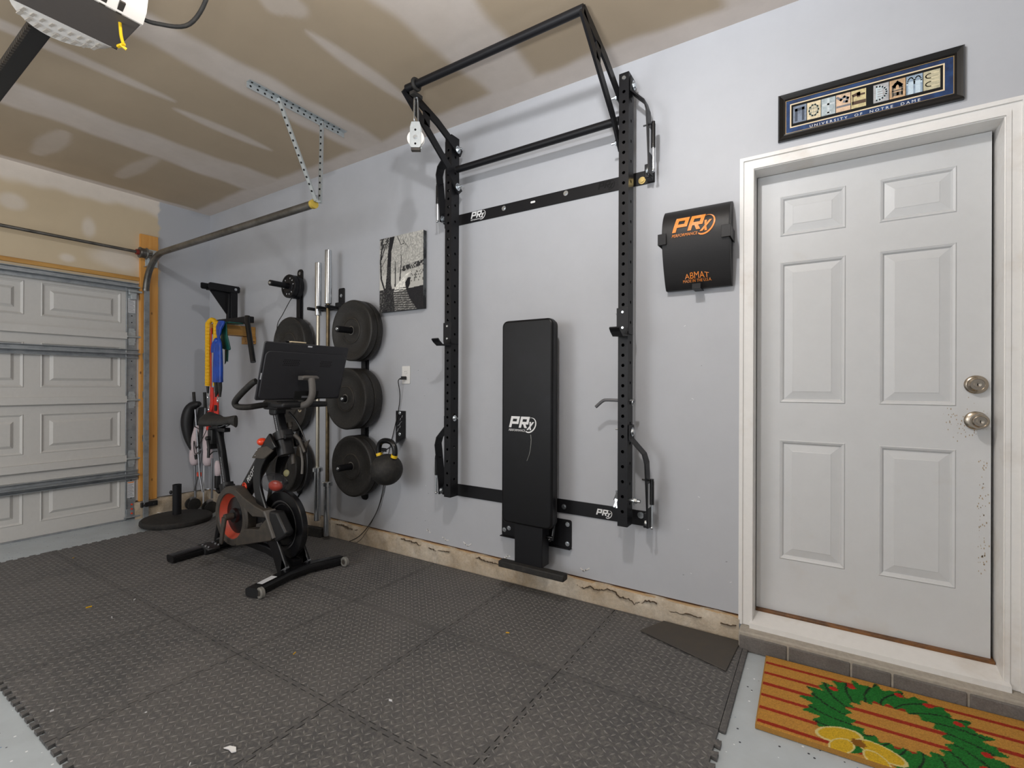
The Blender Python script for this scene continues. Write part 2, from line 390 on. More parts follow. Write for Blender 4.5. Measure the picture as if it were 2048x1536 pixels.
wl2 = struct('wall_left_panel', b, paint, bpy.data.objects['wall_left'], smooth=0)
# concrete kerb under both walls, with a broken mortar lip
def kerb(name, length, along_x, y_face):
    us2 = np.arange(0, length + .001, .02); prof = [(0, -.2), (.0, .02), (.0, .09), (.003, .12), (.012, .145), (.03, .152), (.12, .154)]
    b = MB(); k = len(prof); vs2 = []
    for u in us2:
        for j, (d, z) in enumerate(prof):
            jd = .006 * math.sin(u * 37 + j) + .005 * math.sin(u * 91 + 2 * j); jz = .005 * math.sin(u * 23 + j * 2) if j > 2 else 0
            off = y_face + d + (jd if 0 < j < 6 else 0); vs2.append((u, off, z + jz) if along_x else (-.0 - off - .0, -u, z + jz))
    fs2 = [(i * k + j, (i + 1) * k + j, (i + 1) * k + j + 1, i * k + j + 1) for i in range(len(us2) - 1) for j in range(k - 1)]
    if not along_x: fs2 = [f[::-1] for f in fs2]
    b.add(vs2, fs2); return struct(name, b, conc, smooth=60)
kb = kerb('baseboard_back', 4.955, True, -.028)
kl = kerb('baseboard_left', .64, False, -.028)
cr = MB()                                                      # cracks in the kerb's mortar skim
for x0, x1, z0, amp in ((.9, 1.2, .135, .006), (2.05, 2.3, .13, .006), (2.75, 2.95, .135, .01), (3.02, 3.2, .13, .008), (3.42, 3.66, .135, .009), (4.12, 4.56, .125, .012), (4.62, 4.78, .11, .007), (4.86, 4.93, .115, .006)):
    q = []; x = x0
    zz = z0
    while x < x1: zz += random.gauss(0, amp * .35) + (z0 - zz) * .15; q.append((x, zz)); x += random.uniform(.004, .012)
    for a_, b_ in zip(q[:-1], q[1:]): cr.strip([a_, b_], random.uniform(.0008, .0024), (0, -.0325, 0), X, Z, Y * .012)
tag(link('crack', cr, mat('crack_shadow', (84, 70, 54), .9), kb, smooth=0), kind='stuff')
b = MB(); b.box(0, 4.945, .008, .1, .148, BZ); b2 = MB(); b2.box(0, 4.94, -.006, .02, .146, .153)
struct('sill_plate', b, mat('brown_sill_plate', (92, 58, 30), .8, var=(20, .3)), kb, smooth=0)
struct('wood_shim', b2, mat('tan_strip', (202, 170, 130), .8, var=(30, .2)), kb, smooth=0)
# torn paint flakes just above the kerb
for k, (x, z, l) in enumerate(((2.98, .23, .03), (3.12, .2, .05), (3.3, .2, .06), (4.13, .21, .05), (3.62, .18, .04))):
    b = MB(); q = [(x + l * t, z + .01 * math.sin(t * 5 + k)) for t in (0, .3, .6, 1)]
    for i in range(3): b.strip([q[i], q[i + 1]], .006, (0, -.003, 0), X, Z, Y * .002)
    link('paint_flake', b, white_trim, wb, smooth=0)
for k in range(60):                                            # scuffs and screw holes on the painted wall
    x, z = random.uniform(2.8, 4.9), random.uniform(.25, 1.7)
    if not (2.86 < x < 3.0 or x > 4.62): continue
    b = MB(); b.obox((x, -.0004, z), (random.uniform(.004, .011), .0015, .001), (1, 0, random.uniform(-.6, .6)), (0, 0, 1)); link('scuff', b, random.choice([white_print, charcoal]), wb, smooth=0)

# ---- step of concrete blocks under the door
b = MB(); b.box(4.945, 6.35, -.088, .02, fz(5) - .03, .128); st = struct('trim_1', b, mortar, bevel=.006)
xs = [4.949, 5.135, 5.143, 5.358, 5.366, 5.49, 5.498, 5.71, 5.718, 5.95, 5.958, 6.17, 6.178, 6.34]
for i in range(0, len(xs), 2):
    b = MB(); b.box(xs[i], xs[i + 1], -.094 - .002 * random.random(), -.02, fz(5) + .001, .112); link('block', b, cmu, st, bevel=.004)
# ---- door_1 : frame, six-panel slab, threshold, hardware
DX0, DX1, DZ0, DZ1, DY = 4.999, 5.812, .182, 2.226, .092
fr = MB()
x0, x1, z0, z1 = 4.936, 5.884, .13, 2.29
for a, c, t in ((0, .016, .022), (.016, .044, .015), (.044, .058, .019)):          # stepped casing, mitred at the corners
    fr.prism([(x0 + a, z0), (x0 + c, z0), (x0 + c, z1 - c), (x0 + a, z1 - a)], (0, 0, 0), X, Z, Y * -t)
    fr.prism([(x1 - a, z0), (x1 - c, z0), (x1 - c, z1 - c), (x1 - a, z1 - a)], (0, 0, 0), X, Z, Y * -t)
    fr.prism([(x0 + a, z1 - a), (x1 - a, z1 - a), (x1 - c, z1 - c), (x0 + c, z1 - c)], (0, 0, 0), X, Z, Y * -t)
dr = struct('door_1', fr, white_trim, smooth=0)
b = MB(); b.box(4.984, 4.996, -.012, .14, .14, 2.24); b.box(5.823, 5.838, -.012, .14, .14, 2.24); b.box(4.984, 5.838, -.012, .14, 2.228, 2.245)
link('jamb', b, white_trim, dr, bevel=.002, smooth=0)
b = MB(); b.box(4.984, 5.838, .135, .15, .1, 2.25); link('dark_reveal', b, hole_dark, dr, smooth=0)
pans = []
for px0, px1 in ((5.094, 5.347), (5.464, 5.711)):
    for pz0, pz1 in ((.43, .984), (1.157, 1.811), (1.931, 2.117)): pans.append((px0, px1, pz0, pz1))
b = MB(); xs = [DX0, 5.094, 5.347, 5.464, 5.711, DX1]; zs = [DZ0, .43, .984, 1.157, 1.811, 1.931, 2.117, DZ1]
for i in range(5):
    for j in range(7):
        if i in (1, 3) and j in (1, 3, 5): continue
        b.box(xs[i], xs[i + 1], DY, DY + .04, zs[j], zs[j + 1])
sl = link('door_slab', b, door_paint, dr, smooth=0)
for x0, x1, z0, z1 in pans:
    b = MB(); prof = [(0, 0), (.004, -.004), (.012, .0), (.018, .009), (.05, .0015), (.053, 0.0)]; vs2 = []
    for a, d in prof: vs2 += [(x0 + a, DY + d, z0 + a), (x1 - a, DY + d, z0 + a), (x1 - a, DY + d, z1 - a), (x0 + a, DY + d, z1 - a)]
    fs2 = [(k * 4 + i, k * 4 + (i + 1) % 4, k * 4 + 4 + (i + 1) % 4, k * 4 + 4 + i) for k in range(len(prof) - 1) for i in range(4)] + [tuple(range(len(prof) * 4 - 4, len(prof) * 4))]
    b.add(vs2, fs2); link('panel', b, door_paint, sl, smooth=0)
b = MB(); b.add([(4.984, -.04, .128), (5.84, -.04, .128), (5.84, -.04, .15), (4.984, -.04, .15), (4.984, .1, .176), (5.84, .1, .176), (5.84, .1, .1), (4.984, .1, .1)],
                [(0, 1, 2, 3), (3, 2, 5, 4), (4, 5, 6, 7), (7, 6, 1, 0), (0, 3, 4, 7), (1, 6, 5, 2)])
link('sill', b, white_trim, dr, smooth=0)
b = MB(); b.box(4.999, 5.822, .07, .13, .168, .1815); link('threshold', b, oak_sill, dr, bevel=.003)
def knob(x, z, lever):
    o = MB().lathe([(.0, 0), (.036, 0), (.036, .006), (.031, .011), (.018, .014), (.0, .014)], (x, DY, z), -Y, 28, closed=False)
    if lever: o.lathe([(.012, .012), (.012, .034), (.024, .042), (.029, .056), (.026, .066), (.02, .07), (.019, .067), (.0, .067)], (x, DY, z), -Y, 28, closed=False)
    else: o.lathe([(.029, .01), (.027, .026), (.022, .03), (.021, .027), (.0, .027)], (x, DY, z), -Y, 28, closed=False)
    k = link('door_knob' if lever else 'deadbolt', o, nickel, dr, smooth=40)
    e = .067 if lever else .027
    link('keyhole', MB().lathe([(0, e), (.011, e), (.011, e + .003), (.003, e + .002), (0, e + .001)], (x, DY, z), -Y, 18, closed=False), nickel, k, smooth=30)
    link('key_slot', MB().box(x - .001, x + .001, DY - e - .0035, DY - e, z - .006, z + .004), hole_dark, k, smooth=0)
knob(5.768, 1.243, False); knob(5.768, 1.102, True)
smg = mat('hand_grime', (176, 158, 132), .7, var=(90, .3))
for k in range(150):                                           # specks of grime around knob and latch edge
    a = random.gauss(0, 1); x, z = (5.745 + .03 * random.gauss(0, 1), 1.09 + .035 * a) if k < 75 else (5.79 + .007 * random.gauss(0, 1), random.uniform(.5, .95))
    if not DX0 < x < DX1 - .004: continue
    s_ = random.uniform(.001, .0034); link('grime_speck', MB().obox((x, DY, z), (s_, s_ * 2, .0008), X, Z), smg, dr, smooth=0)

# ---- garage door (door_2), four sections of raised panels
gd = MB(); gd.box(-.09, -.05, -5.5, -.62, 0.0, 2.125)
g2 = struct('door_2', gd, gdoor_paint, smooth=0)
tag(g2, kind='structure')
zb = [-.004, .543, 1.073, 1.643, 2.125]
def gpanel(y0, z0, y1, z1, x=-.012):
    prof = [(0, 0), (.006, .004), (.02, -.008), (.055, -.008), (.075, .006), (.085, .006)]; vs2 = []
    for a, d in prof: vs2 += [(x + d, y0 + a, z0 + a), (x + d, y1 - a, z0 + a), (x + d, y1 - a, z1 - a), (x + d, y0 + a, z1 - a)]
    return MB().add(vs2, [(k * 4 + i, k * 4 + (i + 1) % 4, k * 4 + 4 + (i + 1) % 4, k * 4 + 4 + i) for k in range(5) for i in range(4)] + [(20, 21, 22, 23)])
for s_ in range(4):
    z0, z1 = zb[s_], zb[s_ + 1]
    b = MB(); ys = [-5.5]; pan = [(-.735 - .622 * k - .525, -.735 - .622 * k) for k in range(7, -1, -1)]
    pz0, pz1 = z0 + .125, z1 - .085
    for a, c in pan: ys += [a, c]
    ys.append(-.62)
    for i in range(len(ys) - 1):
        if i % 2: b.box(-.05, -.012, ys[i], ys[i + 1], z0 + .004, pz0); b.box(-.05, -.012, ys[i], ys[i + 1], pz1, z1 - .004)
        else: b.box(-.05, -.012, ys[i], ys[i + 1], z0 + .004, z1 - .004)
    if s_: b.box(-.012, .024, -5.5, -.70, z0 - .012, z0 + .046)         # bottom lip of the section
    so = link('section', b, gdoor_paint, g2, smooth=0)
    for a, c in pan: link('panel', gpanel(a, pz0, c, pz1), gdoor_paint, so, smooth=0)
    b = MB(); b.box(-.012, .004, -.70, -.625, z0 + .006, z1 - .006); b.box(.004, .012, -.705, -.695, z0 + .006, z1 - .006)
    es = link('end_stile', b, galv, so, bevel=.002)
    b = MB()
    for h in (.14, .2, .36, .42): b.lathe([(0, 0), (.005, 0), (.005, .001), (0, .001)], (.004, -.66, z0 + h), X, 10, closed=False)
    link('stile_hole', b, hole_dark, es, smooth=0)
    if s_:                                                              # folding hinge and roller shaft
        h = MB(); zc = z0 + .01
        for sg in (1, -1):
            h.prism([(-.03, .005 * sg), (.03, .005 * sg), (.018, .075 * sg), (-.018, .075 * sg)], (.004, -.66, zc), Y, Z, X * .006)
            h.cyl((.012, -.64, zc + .05 * sg), (.018, -.64, zc + .05 * sg), .007, n=8); h.cyl((.012, -.675, zc + .05 * sg), (.018, -.675, zc + .05 * sg), .007, n=8)
        h.cyl((.022, -.7, zc), (.022, -.6, zc), .009, n=10)
        link('hinge', h, galv_light, so, smooth=40)
    b = MB()
    if s_ == 3: b.box(.005, .0066, -.69, -.635, 1.87, 2.0)
    if s_ == 0: b.box(.005, .0066, -.69, -.635, .2, .345)
    if b.v:
        lb = link('sticker', b, label_white, so, smooth=0); tag(lb, 'white paper sticker')
        q = MB(); zz = 1.88 if s_ else .215
        for k in range(10): q.box(.0066, .0072, -.685, -.64 - .006 * (k % 3), zz + k * .0115, zz + k * .0115 + .0025)
        link('sticker_print', q, charcoal, lb, smooth=0)
        if not s_: link('sticker_band', MB().box(.0066, .0073, -.686, -.639, .333, .342), orange_print, lb, smooth=0)
def strut(z, name='strut'):
    b = MB(); b.sweep([(.0, -5.5, z), (.0, -.615, z)], [(-.0, -.04), (.03, -.04), (.03, -.034), (.006, -.03), (.006, -.006), (.06, -.006), (.06, .004), (.006, .006), (.006, .03), (.03, .034), (.03, .04), (0, .04)], up=(0, 0, 1))
    return b
for z in (2.1, 1.5, .41):
    o = link('strut', strut(z), galv, g2, smooth=0); o.location.x += .0
b = MB(); b.box(-.06, .012, -5.5, -.62, -.012, .012); link('bottom_seal', b, galv, g2, bevel=.004)
b = MB(); b.box(.004, .03, -.69, -.63, 2.03, 2.08); b.cyl((.05, -.7, 2.06), (.05, -.6, 2.06), .01); b.box(.004, .05, -.68, -.64, 1.99, 2.03); link('top_roller_bracket', b, galv_light, g2, bevel=.002)
b = MB(); b.box(.0, .02, -.7, -.635, .02, .1); b.cyl((.03, -.72, .03), (.03, -.6, .03), .008); link('bottom_bracket', b, galv, g2, bevel=.002)
b = MB()
for z in (.06, .1, .14): b.cyl((.02, -.66, z), (.026, -.66, z), .008, n=8)
link('red_bolt', b, red_m, g2)
b = MB(); b.box(-.002, .016, -5.6, -.607, 2.165, 2.2); struct('trim_2', b, pine_x, bevel=.003)
b = MB(); b.box(-.02, .028, -.606, -.465, .155, 2.6); post = struct('trim_3', b, pine, bevel=.003)
b = MB()
for z in (1.1, 1.45, .7): b.box(.028, .031, -.585, -.56, z, z + .06)
link('track_bracket', b, galv, post, smooth=0)

# ------------------------------------------------------------------ garage door hardware
tr = thing('door_track', (.03, -.575, 0), 'galvanised garage door track curving from pine post up to overhead run', 'door track')
ty = -.565
path = [(.035, ty, fz(0)), (.035, ty, 1.0), (.035, ty, 2.08)] + [(.035 + .34 * (1 - math.cos(R(a))), ty, 2.05 + .34 * math.sin(R(a))) for a in range(8, 90, 8)] + [(.375, ty, 2.39), (1.5, ty, 2.39), (2.52, ty, 2.388)]
cprof = [(.022, -.024), (.022, .022), (-.018, .026), (-.022, .018), (-.02, .012), (.012, .012), (.012, -.012), (-.02, -.016), (-.022, -.022), (-.016, -.026)]
b = MB(); b.sweep(path[:3], cprof, up=(1, 0, 0)); link('vertical_track', b, galv, tr, smooth=50)
b = MB(); b.sweep(path[2:], cprof, up=(.3, 0, 1)); 
pts = path[2:]; b = MB(); b.tube(pts, .026, 10, scales=None); link('curved_track', b, dark_steel, tr, smooth=60)
b = MB(); b.cyl((2.50, ty, 2.388), (2.525, ty, 2.388), .0285, n=12); tag(link('end_cap', b, mat('worn_yellow', (196, 168, 70), .6), tr), 'yellow painted track end')
def angle_iron(p0, p1, wv, hv, name, parent, holes=True, m=galv_light, step=.042):
    p0, p1, wv, hv = V(p0), V(p1), V(wv), V(hv); t = (p1 - p0); L = t.length; t.normalize()
    b = MB(); th = .003
    b.add([p0, p1, p1 + wv, p0 + wv] + [q + hv.normalized() * th for q in (p0, p1, p1 + wv, p0 + wv)], [(0, 1, 2, 3), (7, 6, 5, 4), (0, 4, 5, 1), (1, 5, 6, 2), (2, 6, 7, 3), (3, 7, 4, 0)])
    b.add([p0, p1, p1 + hv, p0 + hv] + [q + wv.normalized() * th for q in (p0, p1, p1 + hv, p0 + hv)], [(0, 1, 2, 3), (7, 6, 5, 4), (0, 4, 5, 1), (1, 5, 6, 2), (2, 6, 7, 3), (3, 7, 4, 0)])
    o = link(name, b, m, parent, smooth=0)
    if holes:
        k = int(L / step)
        for i in range(k):
            h = MB()
            c = p0 + t * (step * (i + .5))
            n1 = wv.cross(t).normalized(); n2 = hv.cross(t).normalized()
            for mid, nn in ((c + wv * .55, n1), (c + hv * .55, n2)): h.cyl(mid - nn * .0042, mid + nn * .0042, .0062, n=8)
            link('punched_hole', h, hole_dark, o, smooth=0)
    return o
hb = thing('hanging_bracket', (2.52, -.55, 2.4), 'punched galvanised angle bracket hanging from the ceiling to the track end', 'bracket')
angle_iron((2.52, -1.0, CZ - .002), (2.52, -.34, CZ - .002), (.034, 0, 0), (0, 0, -.034), 'ceiling_angle', hb)
angle_iron((2.53, -.83, CZ - .02), (2.53, -.575, 2.40), (0, .036, 0), (.03, 0, 0), 'diagonal_leg', hb)
angle_iron((2.53, -.535, CZ - .02), (2.53, -.545, 2.40), (0, .03, 0), (.03, 0, 0), 'straight_leg', hb)
for y, z in ((-.82, CZ - .03), (-.525, CZ - .03), (-.565, 2.43)): link('bolt', MB().cyl((2.51, y, z), (2.548, y, z), .009, n=8), zinc, hb)
ts = thing('torsion_shaft', (.1, -.6, 2.41), 'bare steel torsion shaft with cable drum above the garage door', 'torsion shaft')
b = MB(); b.cyl((.1, -5.4, 2.41), (.1, -.5, 2.41), .0135, n=12); link('shaft', b, dark_steel, ts)
b = MB(); b.lathe([(.013, 0), (.03, 0), (.048, .004), (.05, .012), (.044, .016), (.044, .05), (.052, .056), (.052, .06), (.02, .064), (.013, .064)], (.1, -.645, 2.41), Y, 28); link('cable_drum', b, dark_steel, ts, smooth=30)
b = MB(); b.lathe([(.014, 0), (.024, 0), (.024, .02), (.014, .02)], (.1, -.665, 2.41), Y, 16); tag(link('red_collar', b, mat('dull_red', (128, 44, 36), .6), ts), 'red painted collar')
b = MB(); b.box(.028, .032, -.57, -.47, 2.31, 2.47); b.prism([(.03, 2.31), (.14, 2.40), (.14, 2.43), (.03, 2.47)], (0, -.545, 0), X, Z, Y * .004); b.box(.03, .1, -.585, -.5, 2.3, 2.304); link('bearing_bracket', b, galv_light, ts, bevel=.001)
b = MB(); b.box(.032, .06, -.6, -.47, .1, .145); b.cyl((.06, -.575, .12), (.068, -.575, .12), .012); b.cyl((.06, -.5, .12), (.068, -.5, .12), .012)
sen = tag(link('safety_sensor', b, black_plastic, loc=(.045, -.54, .1), bevel=.004), 'small black photo-eye box under the pine door post', 'door sensor')
b = MB(); b.tube(spline([(.05, -.47, .03), (.12, -.4, .012), (.06, -.33, .016), (.1, -.26, .012), (.16, -.3, .02), (.05, -.42, .02)], 6), .0025, 6)
tag(link('loose_wire', b, white_trim, loc=(.08, -.4, fz(0))), 'thin white wire coiled loosely on floor by the door post', 'wire')

# opener
op = thing('door_opener', (3.1, -1.95, 2.5), 'ceiling garage door opener with white housing and grey base', 'garage opener')
oz = 2.5
b = MB(); b.prism([(3.0, -2.04), (3.0, -1.75), (3.23, -1.755), (3.23, -2.04)], (0, 0, oz), X, Y, Z * .03); link('base_plate', b, opener_base, op, bevel=.004)
b = MB(); b.sweep([(3.235, -2.05, oz + .01), (3.235, -1.752, oz + .01)], [(-.05, -.006), (.0, -.01), (.03, .02), (.05, .09), (.045, .14), (0, .15), (-.2, .15), (-.2, .02), (-.05, .02)], up=(0, 0, 1)); link('housing', b, opener_white, op, smooth=40)
for k in range(5): link('vent_slot', MB().obox((3.245, -1.82 - .045 * k, oz + .012), (.045, .016, .008), (1, 0, .55), (0, 1, 0)), charcoal, op, smooth=0)
b = MB(); n = 16; vs2 = []; fs2 = []
for i in range(n + 1):
    t = i / n; y = -2.04 + .29 * t; bul = .15 * math.sin(math.pi * t) ** .6
    for j in range(7):
        a = R(90 * j / 6); vs2.append((3.0 - bul * math.cos(a) , y, oz + .015 + .1 * math.sin(a)))
    vs2.append((3.0, y, oz + .0))
for i in range(n):
    for j in range(7): fs2.append((i * 8 + j, (i + 1) * 8 + j, (i + 1) * 8 + j + 1, i * 8 + j + 1))
    fs2.append((i * 8 + 7, (i + 1) * 8 + 7, (i + 1) * 8, i * 8))
b.add(vs2, fs2); ln = link('light_lens', b, smoke_plastic, op, smooth=50)
b = MB()
for k in range(9):
    t = .14 + .7 * k / 8; y = -2.04 + .29 * t; bul = .15 * math.sin(math.pi * t) ** .6
    b.obox((3.0 - bul * .72, y, oz + .006), (.03, .011, .004), (1, .15, 0), (0, 1, 0)); b.obox((3.0 - bul * .3, y, oz + .003), (.026, .009, .004), (1, .15, 0), (0, 1, 0))
link('lens_rib', b, mat('lens_rib_grey', (186, 178, 168), .6), ln, smooth=0)
b = MB(); b.sweep([(2.99, -1.905, 2.6), (.02, -1.905, 2.49)], rrect(.03, .022, .004), up=(0, 0, 1)); ra = link('rail', b, black_plastic, op, smooth=30)
b = MB()
for k in range(120): 
    t = k / 120; b.box(2.95 - 2.7 * t, 2.938 - 2.7 * t, -1.945, -1.935, 2.565 - .1 * t, 2.58 - .1 * t)
tag(link('drive_belt', b, charcoal, ra, smooth=0), kind='stuff')
b = MB(); b.tube(spline([(3.18, -1.8, 2.5), (3.175, -1.795, 2.46), (3.18, -1.79, 2.43)], 4), .005, 7); b.obox((3.175, -1.795, 2.425), (.03, .008, .008), (1, .4, .2), (0, 1, 0)); b.obox((3.18, -1.79, 2.42), (.02, .008, .006), (.3, 1, -.6), (0, 0, 1)); tag(link('pull_cord', b, yellow_m, op), 'short knotted yellow cord')
for x_ in (3.05, 3.17):
    for y_ in (-1.84, -2.1): link('hanger_strap', MB().box(x_, x_ + .025, y_, y_ + .01, 2.64, CZ), galv, op, smooth=0)
b = MB(); b.tube(spline([(3.22, -1.765, 2.53), (3.25, -1.72, 2.52), (3.32, -1.64, 2.54), (3.42, -1.62, 2.64), (3.5, -1.66, 2.76), (3.5, -1.7, 2.9)], 7), .007, 8)
tag(link('power_cable', b, black_rubber, op, smooth=50))
b = MB(); b.lathe([(0, .05), (.04, .05), (.055, .035), (.06, 0), (0, 0)], (3.5, -1.7, CZ), -Z, 28, closed=False)
tag(link('ceiling_outlet', b, opener_white, loc=(3.5, -1.7, CZ - .05)), 'round white ceiling outlet where the opener cable plugs in', 'outlet')
# ceiling key overhead, out of frame, has no fixture built
#PART2
# ------------------------------------------------------------------ interlocking foam mat
TS, gx0, gy0 = .63, 4.345, -.70
xcols = [gx0 - TS * k for k in range(6, -1, -1)] + [4.962]         # .565 .. 4.345, then a cut column
yrows = [-1.965, -1.333, -.70, -.036]
pm = thing('puzzle_mat', (2.8, -1.0, fz(2.8)), 'dark grey interlocking foam mat tiles covering the floor along the gym wall', 'floor mat')
def wave(t0, t1, n, d):
    """dovetail teeth along an edge, offsets across it"""
    out = []
    for i in range(n):
        a = t0 + (t1 - t0) * (i + .08) / n; e = t0 + (t1 - t0) * (i + .5) / n; f_ = t0 + (t1 - t0) * (i + .58) / n; g = t0 + (t1 - t0) * (i + 1) / n
        out += [(a + .003, 0), (a - .003, d), (e + .003, d), (e - .003 + .006, 0)] if False else [(a, 0), (a - .0045, d), (e + .0045, d), (e, 0)]
    return out
D, G = .019, .002
def mat_tile(i, j):
    x0, x1, y0, y1 = xcols[i], xcols[i + 1], yrows[j], yrows[j + 1]; nx = max(3, round((x1 - x0) / .063)); ny = 10; P = []
    def edge(fixed, t0, t1, n, axis, mode, off):
        # mode 0: straight ; 1: teeth
        t_in = .027
        pts = [(t0, 0)] + (wave(t0 + t_in, t1 - t_in, n, D) if mode else []) + [(t1, 0)]
        if axis == 'x': return [(t, fixed + s_ + off) for t, s_ in pts]
        return [(fixed + s_ + off, t) for t, s_ in pts]
    bot = edge(y0, x0 + G, x1 - G, nx, 'x', 1 if (j > 0 or True) else 0, G)
    rgt_mode = 1 if i < len(xcols) - 2 else (0 if j == 2 else 1)
    rgt = edge(x1, y0 + G, y1 - G, ny, 'y', rgt_mode, -G if i < len(xcols) - 2 else 0)
    top = edge(y1, x0 + G, x1 - G, nx, 'x', 1 if j < 2 else 0, -G)
    lef = edge(x0, y0 + G, y1 - G, ny, 'y', 1, G)
    if j == 0: bot = [(x, y - 0) for x, y in bot]
    P = bot + rgt + top[::-1] + lef[::-1]
    Q = [P[0]]
    for p in P[1:]:
        if math.hypot(p[0] - Q[-1][0], p[1] - Q[-1][1]) > 1e-4: Q.append(p)
    if math.hypot(Q[0][0] - Q[-1][0], Q[0][1] - Q[-1][1]) < 1e-4: Q.pop()
    return Q
TH = .011
def tilt(b, z0=0): b.v = [(x, y, z + fz(x)) for x, y, z in b.v]; return b
def treads(w_, h_):
    b = MB(); p = .0275; nx, ny = int(w_ / p), int(h_ / p); ox, oy = (w_ - nx * p) / 2, (h_ - ny * p) / 2
    for i in range(nx):
        for j in range(ny):
            cx, cy = ox + (i + .5) * p, oy + (j + .5) * p; l, q = .012, .0034
            a = R(45 + 12) if (i + j) % 2 else R(-45 + 12)
            c, s_ = math.cos(a), math.sin(a)
            b.add([(cx + c * l, cy + s_ * l, 0), (cx - s_ * q, cy + c * q, 0), (cx - c * l, cy - s_ * l, 0), (cx + s_ * q, cy - c * q, 0), (cx, cy, .0024)], [(0, 1, 4), (1, 2, 4), (2, 3, 4), (3, 0, 4)])
    return b
tread_cache = {}
for j in range(3):
    for i in range(len(xcols) - 1):
        P = mat_tile(i, j); b = MB(); b.prism(P, (0, 0, .0), X, Y, Z * TH); tilt(b)
        tl = link('mat_tile', b, foam, pm, smooth=0)
        w_, h_ = xcols[i + 1] - xcols[i] - .008, yrows[j + 1] - yrows[j] - .008; key = (round(w_, 3), round(h_, 3))
        if key not in tread_cache:
            tb = treads(w_, h_); tb.v = [(x, y, z + fz(x)) for x, y, z in tb.v]
            me = bpy.data.meshes.new('tread_ridges'); me.from_pydata(tb.v, [], tb.f); me.materials.append(foam_r); tread_cache[key] = me
        t_ = bpy.data.objects.new('tread_ridges', tread_cache[key]); COL.objects.link(t_); t_.parent = tl
        t_.location = V((xcols[i] + .004, yrows[j] + .004, TH + fz(xcols[i] + .004))) - wpos(tl); t_['kind'] = 'stuff'
b = MB(); b.box(4.9635, 4.985, -.7, -.036, 0, TH); tilt(b); link('border_strip', b, foam, pm, bevel=.002)
def mz(x): return fz(x) + TH + .0024
# worn dark patch where two cut mats lie by the wall end
b = MB(); b.prism([(4.53, -.2), (4.60, -.045), (4.95, -.045), (4.93, -.33)], (0, 0, mz(4.7) + .0008), X, Y, Z * .006); b2 = MB(); b2.prism([(4.5, -.26), (4.53, -.205), (4.94, -.335), (4.94, -.43)], (0, 0, mz(4.7) + .0008), X, Y, Z * .006)
dk = mat('worn_smooth_foam', (66, 62, 58), .7, 0, second=((72, 66, 58), 14, .45, .75))
o = link('mat_offcut', b, dk, loc=(4.7, -.15, mz(4.7) + .0008), bevel=.002); tag(o, 'thin dark rubber offcut on the mat against the kerb near the door', 'mat')
# litter on the mat
lit = [(.9, -1.3, 1), (2.05, -1.35, 0), (2.2, -1.5, 0), (1.95, -1.52, 1), (3.6, -1.75, 0), (3.3, -1.2, 1), (2.9, -1.9, 0), (3.9, -1.2, 0), (4.0, -.55, 1), (3.2, -1.72, 0)]
for k, (x, y, c) in enumerate(lit):
    b = MB(); a = random.uniform(0, 3); l = random.uniform(.006, .014)
    b.obox((x, y, mz(x) + .0025), (l * (2 if c else 1), l * .5, .002), (math.cos(a), math.sin(a), 0), Z)
    tag(link('mat_crumb', b, yellow_cord if c else white_print, loc=(x, y, mz(x) + .0015), smooth=0), ('tiny yellow crumb of litter lying on the dark foam mat' if c else 'tiny white scrap of litter lying on the dark foam mat'), 'litter', 'yellow crumbs on the foam mat' if c else 'white scraps on the foam mat')
b = MB(); b.prism([(0, 0), (.02, .006), (.042, .004), (.05, .014), (.03, .024), (.008, .016)], (3.62, -1.66, mz(3.6) + .0016), X, Y, Z * .003); tag(link('paper_scrap', b, white_print, loc=(3.64, -1.65, mz(3.6) + .0016), smooth=0), 'white torn paper scrap lying on the near foam mat', 'litter')

